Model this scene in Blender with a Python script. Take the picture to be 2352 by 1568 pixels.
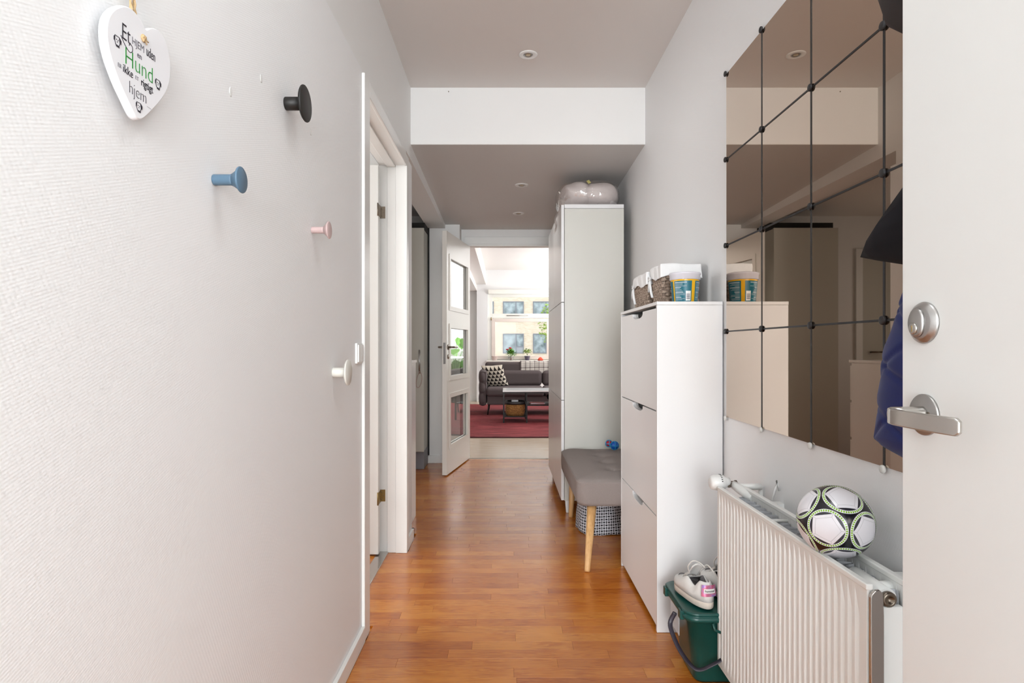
import bpy, bmesh, math, random
from mathutils import Vector, Matrix
R = math.radians
PI = math.pi
random.seed(7)
for o in list(bpy.data.objects): bpy.data.objects.remove(o)
S = bpy.context.scene
COL = S.collection

# ------------------------------------------------------------------ camera, world, lights, exposure
E, F, VX, VY = 1.15, 1370.0, 1160.0, 797.0          # eye height, focal length in px, vanishing point
cd = bpy.data.cameras.new('camera'); cam = bpy.data.objects.new('camera', cd); COL.objects.link(cam)
cam.location = (0, 0, E); cam.rotation_euler = (R(90), 0, 0)
cd.sensor_width = 36; cd.lens = 36 * F / 2352
cd.shift_x = (1176 - VX) / 2352; cd.shift_y = (VY - 784) / 2352
cd.clip_start = 0.02; cd.clip_end = 300
S.camera = cam
w = bpy.data.worlds.new('world'); S.world = w; w.use_nodes = True
wn = w.node_tree.nodes; bg = wn['Background']
bg.inputs[0].default_value = (0.93, 0.97, 1.0, 1); bg.inputs[1].default_value = 2.2

def area(name, loc, rot, sx, sy, power, col=(1, 1, 1)):
    l = bpy.data.lights.new(name, 'AREA'); l.shape = 'RECTANGLE'; l.size = sx; l.size_y = sy
    l.energy = power; l.color = col
    o = bpy.data.objects.new(name, l); COL.objects.link(o); o.location = loc; o.rotation_euler = rot
    return o
def spot(name, loc, power, col=(1, .9, .8), size=150, r=.03):
    l = bpy.data.lights.new(name, 'SPOT'); l.energy = power; l.color = col
    l.spot_size = R(size); l.spot_blend = 1; l.shadow_soft_size = r
    o = bpy.data.objects.new(name, l); COL.objects.link(o); o.location = loc
    return o
area('landing_fill_light', (0.1, -3.7, 1.75), (R(88), 0, 0), 1.3, 1.9, 165, (.92, .965, 1))  # soft fill added behind the camera to even the hall; no window there
area('hall_top_fill', (0.3, .8, 2.76), (0, 0, 0), .5, .5, 5.5, (.92, .97, 1))  # fill added above the entrance, out of view; no lamp hangs there
area('living_top_fill', (2.4, 9.3, 2.72), (0, 0, 0), 2.0, 3.4, 60, (.95, .98, 1))  # unseen downward fill added to brighten the living room
area('living_upward_fill', (2.6, 10.9, .95), (R(180), 0, 0), 1.6, 2.6, 165, (.93, .975, 1))  # upward fill added out of view to whiten the living room ceiling
area('kitchen_fill_light', (-2.62, 4.9, 1.5), (R(90), 0, R(-90)), 1.2, 1.2, 5, (.97, .99, 1))  # fill added inside the kitchen for more ambient light; no window built
area('side_room_fill_light', (-2.5, 2.5, 1.5), (R(90), 0, R(-90)), 1.2, 1.2, 26, (.97, .99, 1))  # added in the unseen side room to brighten the open door leaf
for x_, y_, z_ in ((.128, 4.613, 2.385), (.124, 5.487, 2.362)):
    spot('recessed_spotlight', (x_, y_, z_), 6.5, (1, .95, .9), 150, .012)
S.view_settings.view_transform = 'Standard'; S.view_settings.look = 'None'
S.view_settings.gamma = 1; S.view_settings.use_curve_mapping = False
S.view_settings.exposure = 0.16

# ------------------------------------------------------------------ helpers
def P(px, py, Y): return Vector(((px - VX) * Y / F, Y, E - (py - VY) * Y / F))
def lin(c):
    return tuple((v / 12.92 if v <= .04045 else ((v + .055) / 1.055) ** 2.4) for v in [x / 255 for x in c]) + (1,)
class NT:
    def __init__(s, name):
        s.m = bpy.data.materials.new(name); s.m.use_nodes = True
        s.t = s.m.node_tree; s.n = s.t.nodes; s.b = s.n['Principled BSDF']; s.out = s.n['Material Output']
    def new(s, typ, **k):
        x = s.n.new(typ)
        for a, v in k.items(): setattr(x, a, v)
        return x
    def link(s, a, b): s.t.links.new(a, b)
    def put(s, sock, v):
        if hasattr(v, 'links'): s.link(v, sock)
        else: sock.default_value = v
    def math(s, op, a, b=0.0, c=0.0, clamp=False):
        x = s.new('ShaderNodeMath', operation=op); x.use_clamp = clamp
        s.put(x.inputs[0], a); s.put(x.inputs[1], b); s.put(x.inputs[2], c); return x.outputs[0]
    def mix(s, f, a, b, typ='MIX'):
        x = s.new('ShaderNodeMix', data_type='RGBA', blend_type=typ)
        s.put(x.inputs[0], f); s.put(x.inputs[6], a); s.put(x.inputs[7], b); return x.outputs[2]
    def coord(s, kind='Object', scale=(1, 1, 1), loc=(0, 0, 0)):
        c = s.new('ShaderNodeTexCoord'); mp = s.new('ShaderNodeMapping')
        mp.inputs['Scale'].default_value = scale; mp.inputs['Location'].default_value = loc
        s.link(c.outputs[kind], mp.inputs[0]); return mp.outputs[0]
    def noise(s, vec, scale, detail=3, rough=.5, dist=0):
        x = s.new('ShaderNodeTexNoise'); x.inputs['Scale'].default_value = scale
        x.inputs['Detail'].default_value = detail; x.inputs['Roughness'].default_value = rough
        x.inputs['Distortion'].default_value = dist; s.link(vec, x.inputs['Vector']); return x.outputs[0]
    def ramp(s, v, stops):
        x = s.new('ShaderNodeValToRGB'); r = x.color_ramp
        while len(r.elements) > 1: r.elements.remove(r.elements[-1])
        r.elements[0].position = stops[0][0]; r.elements[0].color = stops[0][1]
        for p, c in stops[1:]:
            e = r.elements.new(p); e.color = c
        s.link(v, x.inputs[0]); return x.outputs[0]
    def xyz(s, v):
        x = s.new('ShaderNodeSeparateXYZ'); s.link(v, x.inputs[0]); return x.outputs
    def bump(s, h, strength=.3, dist=.001):
        x = s.new('ShaderNodeBump'); x.inputs['Strength'].default_value = strength
        x.inputs['Distance'].default_value = dist; s.link(h, x.inputs['Height'])
        s.link(x.outputs[0], s.b.inputs['Normal']); return x
    def set(s, col=None, rough=None, metal=None, **k):
        if col is not None: s.put(s.b.inputs['Base Color'], col)
        if rough is not None: s.put(s.b.inputs['Roughness'], rough)
        if metal is not None: s.b.inputs['Metallic'].default_value = metal
        for a, v in k.items(): s.put(s.b.inputs[a.replace('_', ' ')], v)
        return s
def pm(name, rgb, rough=.5, metal=0, nscale=0, nstr=.1, ndist=.001, var=0, **k):
    t = NT(name); t.set(lin(rgb), rough, metal, **k)
    if nscale:
        n = t.noise(t.coord(), nscale, 4); t.bump(n, nstr, ndist)
        if var:
            c = lin(rgb); t.set(t.mix(n, tuple(x * (1 - var) for x in c[:3]) + (1,), tuple(min(1, x * (1 + var)) for x in c[:3]) + (1,)))
    return t.m
M = {}
def wallpaper(name, rgb, k=1.0):
    t = NT(name); v = t.coord('Object'); x = t.xyz(v)
    yy = t.math('ADD', x[1], x[0])
    a = t.math('SINE', t.math('MULTIPLY', t.math('ADD', yy, t.math('MULTIPLY', x[2], .5)), 2 * PI / .0085))
    b = t.math('SINE', t.math('MULTIPLY', t.math('SUBTRACT', x[2], t.math('MULTIPLY', yy, .35)), 2 * PI / .0048))
    n = t.noise(v, 120, 2)
    h = t.math('ADD', t.math('MULTIPLY', t.math('ADD', a, b), .25), t.math('MULTIPLY', n, .8))
    t.bump(h, .42 * k, .0005); t.set(lin(rgb), .62); return t.m
M['wallpaper'] = wallpaper('white_woven_wallpaper', (240, 240, 240))
M['paint'] = pm('white_wall_paint', (238, 237, 235), .6, nscale=220, nstr=.12, ndist=.0006)
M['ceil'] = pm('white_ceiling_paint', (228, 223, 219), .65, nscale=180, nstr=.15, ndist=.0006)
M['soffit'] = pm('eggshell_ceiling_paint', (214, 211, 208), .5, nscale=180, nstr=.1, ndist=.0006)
M['trim'] = pm('white_gloss_trim_paint', (235, 235, 232), .28, nscale=60, nstr=.06, ndist=.001)
M['lacquer'] = pm('white_lacquered_board', (238, 238, 238), .25)
M['door'] = pm('white_door_paint', (232, 232, 229), .32, nscale=40, nstr=.04, ndist=.001)
M['leaf'] = pm('cream_door_paint', (226, 221, 213), .35)
M['kitchen_front'] = pm('greige_kitchen_front', (196, 193, 182), .4)
M['plinth'] = pm('grey_plinth', (128, 127, 132), .45)
M['dark'] = pm('gap_shade_black', (22, 21, 20), .7)  # shade in gaps and openings, put into a flat black
M['black'] = pm('matt_black_wood', (26, 24, 22), .5)
M['blue_knob'] = pm('dusty_blue_paint', (88, 116, 138), .45)
M['pink_knob'] = pm('dusty_pink_paint', (206, 180, 178), .45)
M['white_knob'] = pm('off_white_paint', (226, 224, 216), .45)
M['steel'] = pm('brushed_steel', (200, 197, 192), .28, 1, nscale=300, nstr=.04)
M['steel_b'] = pm('satin_steel', (176, 174, 172), .36, 1)
M['chrome'] = pm('chrome', (190, 185, 180), .12, 1)
M['nickel'] = pm('aged_nickel', (128, 118, 106), .32, 1, nscale=60, nstr=.3)
M['brass'] = pm('dull_brass', (150, 128, 84), .4, 1)
M['ceramic'] = pm('white_glazed_ceramic', (240, 240, 243), .18)
M['ink'] = pm('black_ink', (28, 24, 38), .5)
M['ink_soft'] = pm('grey_ink', (110, 108, 116), .5)
M['green_ink'] = pm('green_ink', (20, 140, 45), .5)
M['twine'] = pm('jute_twine', (196, 166, 124), .9, nscale=500, nstr=.6, ndist=.001, var=.2)
M['rad'] = pm('white_radiator_enamel', (242, 243, 240), .3)
M['rad_in'] = pm('grey_convector_sheet', (196, 198, 202), .45)
M['plastic'] = pm('white_plastic', (236, 236, 234), .3)
M['black_plastic'] = pm('black_plastic', (32, 31, 33), .45)
M['clear_clip'] = pm('white_clip_plastic', (222, 222, 218), .25)
M['bin'] = pm('dark_green_plastic', (16, 74, 68), .3, nscale=90, nstr=.08)
M['strap'] = pm('charcoal_plastic', (52, 46, 56), .4)
M['paper'] = pm('white_paper', (214, 220, 224), .7)
M['leather'] = pm('white_leather', (226, 224, 220), .5, nscale=160, nstr=.15, var=.04)
M['sole'] = pm('worn_rubber_sole', (214, 203, 190), .7, nscale=60, nstr=.2, var=.12)
M['lining'] = pm('grey_shoe_lining', (160, 156, 158), .9)
M['lace'] = pm('white_lace', (216, 212, 206), .85, nscale=600, nstr=.4)
t = NT('iridescent_pink'); n = t.noise(t.coord(), 55, 3)
t.set(t.ramp(n, [(.3, lin((196, 90, 120))), (.5, lin((205, 128, 160))), (.62, lin((150, 130, 200))), (.75, lin((214, 150, 150)))]), .22, .4); M['irid'] = t.m
M['cloth_white'] = pm('white_cotton', (240, 240, 240), .85, nscale=40, nstr=.5, ndist=.004)
t = NT('wicker_strand'); n = t.noise(t.coord('Object', (1, 1, 3)), 45, 3)
t.set(t.ramp(n, [(.3, lin((112, 92, 78))), (.55, lin((158, 138, 122))), (.75, lin((190, 172, 155)))]), .6); t.bump(n, .3); M['wicker'] = t.m
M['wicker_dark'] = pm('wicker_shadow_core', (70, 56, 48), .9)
M['jar_body'] = pm('yellow_tub_plastic', (240, 184, 20), .3)
M['teal'] = pm('teal_print', (0, 104, 122), .35)
M['lid'] = pm('frosted_white_lid', (222, 220, 228), .3)
M['grey_fabric'] = pm('grey_wool_fabric', (142, 132, 128), .95, nscale=420, nstr=.6, ndist=.0015, var=.18)
M['oak'] = None
t = NT('pale_oak'); v = t.coord('Object', (1, 1, .08)); n = t.noise(v, 60, 4, .6)
t.set(t.ramp(n, [(.3, lin((198, 150, 96))), (.7, lin((228, 184, 128)))]), .4); M['oak'] = t.m
M['navy'] = pm('navy_nylon', (18, 34, 96), .5, Specular_IOR_Level=.3, nscale=300, nstr=.15)
M['blackcloth'] = pm('black_navy_satin', (13, 13, 20), .8, Specular_IOR_Level=.2)
M['darkfelt'] = pm('dark_grey_felt', (54, 50, 50), .9)
M['sofa'] = pm('charcoal_sofa_fabric', (88, 78, 78), .95, nscale=150, nstr=.5, ndist=.003, var=.12)
M['blackmetal'] = pm('black_metal', (34, 30, 30), .4, .6)
M['white_glass'] = pm('white_glass_top', (238, 240, 240), .12)
t = NT('seagrass'); v = t.coord(); z = t.xyz(v)
wv = t.math('SINE', t.math('MULTIPLY', z[2], 2 * PI / .018)); n = t.noise(v, 60, 3)
t.set(t.ramp(n, [(.3, lin((120, 80, 38))), (.7, lin((176, 128, 70)))]), .8); t.bump(wv, .6, .004); M['seagrass'] = t.m
M['pot_pink'] = pm('pale_pink_pot', (232, 214, 208), .4)
M['pot_silver'] = pm('silver_pot', (190, 190, 190), .25, .7, nscale=60, nstr=.8)
M['pot_purple'] = pm('grey_violet_pot', (104, 100, 118), .4)
M['green'] = pm('green_leaf', (98, 156, 50), .5, nscale=30, var=.4)
M['green2'] = pm('yellow_green_leaf', (140, 168, 60), .5, nscale=30, var=.4)
M['red'] = pm('red_petal', (190, 32, 52), .6)
M['orange'] = pm('orange_red_fabric', (226, 84, 56), .7)
M['soil'] = pm('dark_soil', (50, 38, 30), .95)
M['mag'] = pm('magazine_cover', (200, 120, 120), .4)
M['toy_blue'] = pm('blue_toy_plastic', (16, 90, 190), .25)
M['toy_cyan'] = pm('cyan_toy_plastic', (20, 150, 205), .3)
M['toy_red'] = pm('red_toy_plastic', (180, 20, 40), .3)
M['string'] = pm('pinkish_string', (176, 150, 140), .9)
M['duvet'] = pm('white_duvet', (226, 218, 216), .9, nscale=18, nstr=.7, ndist=.01)
M['tape'] = pm('yellow_tape', (200, 190, 120), .4)
M['win_frame'] = pm('white_window_paint', (238, 236, 228), .3)
M['emit_lamp'] = pm('lamp_lens', (196, 180, 150), .2)
M['concrete'] = pm('street_concrete', (180, 180, 176), .8, nscale=4, var=.1)

# glass
def glassmat(name, tint=(1, 1, 1, 1), refl=1.0):
    t = NT(name); tr = t.new('ShaderNodeBsdfTransparent'); tr.inputs[0].default_value = tint
    gl = t.new('ShaderNodeBsdfGlossy'); gl.inputs['Roughness'].default_value = .01
    fr = t.new('ShaderNodeFresnel'); fr.inputs[0].default_value = 1.5
    gm = t.new('ShaderNodeNewGeometry'); ff = t.math('MULTIPLY', t.math('MULTIPLY', fr.outputs[0], t.math('SUBTRACT', 1, gm.outputs['Backfacing'])), refl, clamp=True)
    mx = t.new('ShaderNodeMixShader'); t.link(ff, mx.inputs[0])
    t.link(tr.outputs[0], mx.inputs[1]); t.link(gl.outputs[0], mx.inputs[2]); t.link(mx.outputs[0], t.out.inputs[0])
    return t.m
M['glass'] = glassmat('clear_glass', (.985, .99, .985, 1), .12)
M['door_glass'] = glassmat('door_glass', (.95, .96, .95, 1), 2.0)
# bronze mirror
t = NT('bronze_mirror'); t.set((.57, .465, .375, 1), .012, 1); M['mirror'] = t.m
# far windows
t = NT('dark_street_window_glass'); n = t.noise(t.coord('Object', (1, 1, 1)), 1.3, 4)
t.set(t.ramp(n, [(.35, lin((96, 108, 112))), (.6, lin((160, 172, 178)))]), .1); M['fwin'] = t.m
M['fframe'] = pm('grey_window_frame', (120, 122, 130), .5)
# plastic film
t = NT('clear_plastic_film'); n = t.noise(t.coord('Object', (1, .5, 1)), 13, 2, .5, .8)
bn = t.new('ShaderNodeBump'); bn.inputs['Strength'].default_value = .8; bn.inputs['Distance'].default_value = .02; t.link(n, bn.inputs['Height'])
tr = t.new('ShaderNodeBsdfTransparent'); tr.inputs[0].default_value = (.96, .94, .93, 1)
gl = t.new('ShaderNodeBsdfGlossy'); gl.inputs['Roughness'].default_value = .09; t.link(bn.outputs[0], gl.inputs['Normal'])
fr = t.new('ShaderNodeFresnel'); fr.inputs[0].default_value = 1.6; t.link(bn.outputs[0], fr.inputs['Normal'])
mx = t.new('ShaderNodeMixShader'); gm = t.new('ShaderNodeNewGeometry'); t.link(t.math('MULTIPLY', t.math('ADD', t.math('MULTIPLY', fr.outputs[0], 2.2), .06, clamp=True), t.math('SUBTRACT', 1, gm.outputs['Backfacing'])), mx.inputs[0]); t.link(tr.outputs[0], mx.inputs[1]); t.link(gl.outputs[0], mx.inputs[2]); t.link(mx.outputs[0], t.out.inputs[0])
M['film'] = t.m
# wood planks
WOODC = [(0, lin((190, 110, 32))), (.25, lin((199, 119, 36))), (.5, lin((206, 126, 41))), (.75, lin((212, 134, 47))), (1, lin((220, 148, 60)))]
def woodgrain(t, v, rnd, vo):
    off = t.new('ShaderNodeVectorMath', operation='ADD'); t.link(v, off.inputs[0]); t.link(vo, off.inputs[1])
    st = t.new('ShaderNodeMapping'); st.inputs['Scale'].default_value = (1.6, 26, 1); t.link(off.outputs[0], st.inputs[0])
    n1 = t.noise(st.outputs[0], 2.2, 4, .55, .6)
    st2 = t.new('ShaderNodeMapping'); st2.inputs['Scale'].default_value = (4, 240, 1); t.link(off.outputs[0], st2.inputs[0])
    n2 = t.noise(st2.outputs[0], 1.5, 2)
    rings = t.math('SINE', t.math('MULTIPLY', n1, 46))
    rings = t.math('MULTIPLY', t.math('ADD', rings, 1), .5)
    base = t.ramp(rnd, WOODC)
    n3 = t.noise(off.outputs[0], 5, 2)
    amt = t.math('MULTIPLY', t.math('MULTIPLY', t.math('SUBTRACT', n3, .28, clamp=True), 2.2), rings)
    c = t.mix(amt, base, t.mix(1.0, base, lin((206, 170, 130)), 'MULTIPLY'))
    c = t.mix(t.math('MULTIPLY', n2, .35), c, t.mix(1.0, c, lin((190, 150, 110)), 'MULTIPLY'))
    return c, n2
t = NT('orange_lacquered_parquet')
oi = t.new('ShaderNodeObjectInfo'); rnd = oi.outputs['Random']
cb = t.new('ShaderNodeCombineXYZ')
t.link(t.math('MULTIPLY', rnd, 37), cb.inputs[0]); t.link(t.math('MULTIPLY', rnd, 91), cb.inputs[1])
c, n2 = woodgrain(t, t.coord('Object'), rnd, cb.outputs[0])
pos = t.new('ShaderNodeNewGeometry').outputs['Position']
mp = t.new('ShaderNodeMapping'); mp.inputs['Scale'].default_value = (9, 60, 1); t.link(pos, mp.inputs[0])
sc = t.noise(mp.outputs[0], 3, 5, .7); msk = t.noise(pos, 1.4, 2)
scr = t.math('MULTIPLY', t.math('GREATER_THAN', sc, .715), t.math('GREATER_THAN', msk, .52))
c = t.mix(t.math('MULTIPLY', scr, .55), c, lin((96, 54, 24)))
t.set(c, t.math('ADD', .17, t.math('MULTIPLY', t.noise(pos, 7, 4), .14)), Specular_IOR_Level=.9); t.bump(n2, .06, .0004)
M['plank'] = t.m
t = NT('parquet_slab'); v = t.coord('Object')
br = t.new('ShaderNodeTexBrick'); br.offset = .37; br.offset_frequency = 2
br.inputs['Scale'].default_value = 1; br.inputs['Brick Width'].default_value = .55; br.inputs['Row Height'].default_value = .064
br.inputs['Mortar Size'].default_value = .0006; br.inputs['Color1'].default_value = (0, 0, 0, 1); br.inputs['Color2'].default_value = (1, 1, 1, 1)
t.link(v, br.inputs[0]); sp = t.new('ShaderNodeSeparateColor'); t.link(br.outputs[0], sp.inputs[0])
cb = t.new('ShaderNodeCombineXYZ'); t.link(t.math('MULTIPLY', sp.outputs[0], 31), cb.inputs[1])
c, n2 = woodgrain(t, v, sp.outputs[0], cb.outputs[0])
t.set(t.mix(br.outputs[1], c, lin((90, 50, 20))), .2, Specular_IOR_Level=1.0); M['slab'] = t.m
t = NT('glare_pale_boards'); v = t.coord('Object', (1, 14, 1)); n = t.noise(v, 3, 5, .6)
t.set(t.ramp(n, [(.3, lin((186, 162, 136))), (.55, lin((206, 188, 166))), (.75, lin((216, 202, 186)))]), .22, Specular_IOR_Level=.8); M['glare_boards'] = t.m  # window glare on the floor put into the pale board colour
# rug
t = NT('red_rug_wool'); n = t.noise(t.coord('Object', (1.1, 10, 1)), 2.2, 6, .7); n4 = t.noise(t.coord(), 250, 2)
t.set(t.ramp(n, [(.32, lin((84, 18, 24))), (.5, lin((126, 36, 42))), (.68, lin((172, 78, 80)))]), .95); t.bump(n4, .6, .006); M['rug'] = t.m
M['rug_edge'] = pm('dark_rug_binding', (70, 18, 26), .9)
# facade
t = NT('yellow_facade_brick'); v = t.coord('Object'); x = t.xyz(v); cb = t.new('ShaderNodeCombineXYZ'); t.link(x[0], cb.inputs[0]); t.link(x[2], cb.inputs[1])
br = t.new('ShaderNodeTexBrick'); br.inputs['Scale'].default_value = 1; br.inputs['Brick Width'].default_value = .24; br.inputs['Row Height'].default_value = .075
br.inputs['Mortar Size'].default_value = .008; br.inputs['Color1'].default_value = lin((214, 200, 182)); br.inputs['Color2'].default_value = lin((202, 182, 158)); br.inputs['Mortar'].default_value = lin((206, 198, 186))
t.link(cb.outputs[0], br.inputs[0]); t.set(br.outputs[0], .85); M['brick'] = t.m
# cushion triangles
t = NT('black_and_cream_triangle_print'); u = t.xyz(t.coord('UV', (5, 6, 1)))
fv = t.math('FRACT', u[1]); row = t.math('FLOOR', u[1])
fu = t.math('FRACT', t.math('ADD', u[0], t.math('MULTIPLY', row, .5)))
tri = t.math('LESS_THAN', t.math('MULTIPLY', t.math('ABSOLUTE', t.math('SUBTRACT', fu, .5)), 2), t.math('SUBTRACT', .96, fv))
t.set(t.mix(tri, lin((214, 204, 188)), lin((38, 30, 28))), .9); M['tri'] = t.m
# tote print
t = NT('woven_block_print'); u = t.xyz(t.coord('UV', (1, 1, 1)))
iu = t.math('FLOOR', u[0]); iv = t.math('FLOOR', u[1])
par = t.math('GREATER_THAN', t.math('ABSOLUTE', t.math('MODULO', t.math('ADD', iu, iv), 2)), .5)
fu = t.math('ABSOLUTE', t.math('SUBTRACT', t.math('FRACT', u[0]), .5)); fv = t.math('ABSOLUTE', t.math('SUBTRACT', t.math('FRACT', u[1]), .5))
hz = t.math('MULTIPLY', t.math('LESS_THAN', fu, .5), t.math('LESS_THAN', fv, .30)); vt = t.math('MULTIPLY', t.math('LESS_THAN', fu, .24), t.math('LESS_THAN', fv, .46))
hz = t.math('MULTIPLY', hz, t.math('LESS_THAN', fu, .46))
pt = t.math('ADD', t.math('MULTIPLY', par, hz), t.math('MULTIPLY', t.math('SUBTRACT', 1, par), vt))
t.set(t.mix(pt, lin((214, 216, 222)), lin((56, 56, 62))), .85); M['tote'] = t.m
# plaid
t = NT('grey_plaid_wool'); u = t.xyz(t.coord('UV', (1, 1, 1)))
def stripes(s, per, wd): return t.math('LESS_THAN', t.math('FRACT', t.math('MULTIPLY', s, per)), wd)
q = t.math('ADD', stripes(u[0], 9, .22), stripes(u[1], 5, .2)); q2 = t.math('ADD', stripes(u[0], 27, .3), stripes(u[1], 15, .3))
c = t.mix(t.math('MULTIPLY', q2, .25, clamp=True), lin((222, 216, 208)), lin((120, 108, 104)))
t.set(t.mix(t.math('MULTIPLY', q, .6, clamp=True), c, lin((112, 100, 98))), .95); M['plaid'] = t.m
# football
t = NT('football_print'); u = t.xyz(t.coord('UV'))
rr = t.math('SQRT', t.math('ADD', t.math('MULTIPLY', u[0], u[0]), t.math('MULTIPLY', u[1], u[1])))
az = t.math('ARCTAN2', u[1], u[0])
RO, RB, RI, RP = .545, .536, .452, .53
seg = t.math('SUBTRACT', t.math('FLOORED_MODULO', az, 2 * PI / 5), PI / 5)     # vertices of the pentagon at azimuth 0, 72 ...
pent = t.math('MULTIPLY', rr, t.math('COSINE', seg))                             # constant along each edge
dash = t.math('LESS_THAN', t.math('FRACT', t.math('MULTIPLY', az, 50 / (2 * PI))), .62)
grn = t.math('MULTIPLY', dash, t.math('MULTIPLY', t.math('GREATER_THAN', rr, .467), t.math('LESS_THAN', rr, .521)))
n = t.noise(t.coord(), 25, 2)
white, blk = lin((235, 233, 238)), lin((20, 18, 26))
inner = t.mix(t.math('GREATER_THAN', pent, .374), white, lin((52, 52, 60)))
lens_arc = t.math('LESS_THAN', t.math('ABSOLUTE', t.math('SUBTRACT', t.math('FRACT', t.math('MULTIPLY', pent, 28)), .5)), .12)
inner = t.mix(t.math('MULTIPLY', lens_arc, t.math('GREATER_THAN', pent, .382)), inner, lin((24, 22, 28)))
vx_line = t.math('MULTIPLY', t.math('GREATER_THAN', t.math('ABSOLUTE', seg), PI / 5 - .012), t.math('GREATER_THAN', rr, .36))
st = t.math('MULTIPLY', t.math('LESS_THAN', t.math('ABSOLUTE', t.math('SUBTRACT', pent, .290)), .0045), t.math('LESS_THAN', rr, .372))
band = t.mix(grn, white, lin((134, 190, 24)))
c = t.mix(t.math('GREATER_THAN', rr, RI), inner, band)
c = t.mix(t.math('GREATER_THAN', rr, RB), c, blk)
seam = t.math('MAXIMUM', st, t.math('MULTIPLY', vx_line, t.math('LESS_THAN', rr, RB)))
c = t.mix(t.math('MULTIPLY', seam, .45), c, lin((120, 116, 112)))
t.set(c, .22, Specular_IOR_Level=.6); bb = t.math('SUBTRACT', 1, seam); t.bump(bb, .7, .0012); M['ball'] = t.m

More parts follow.
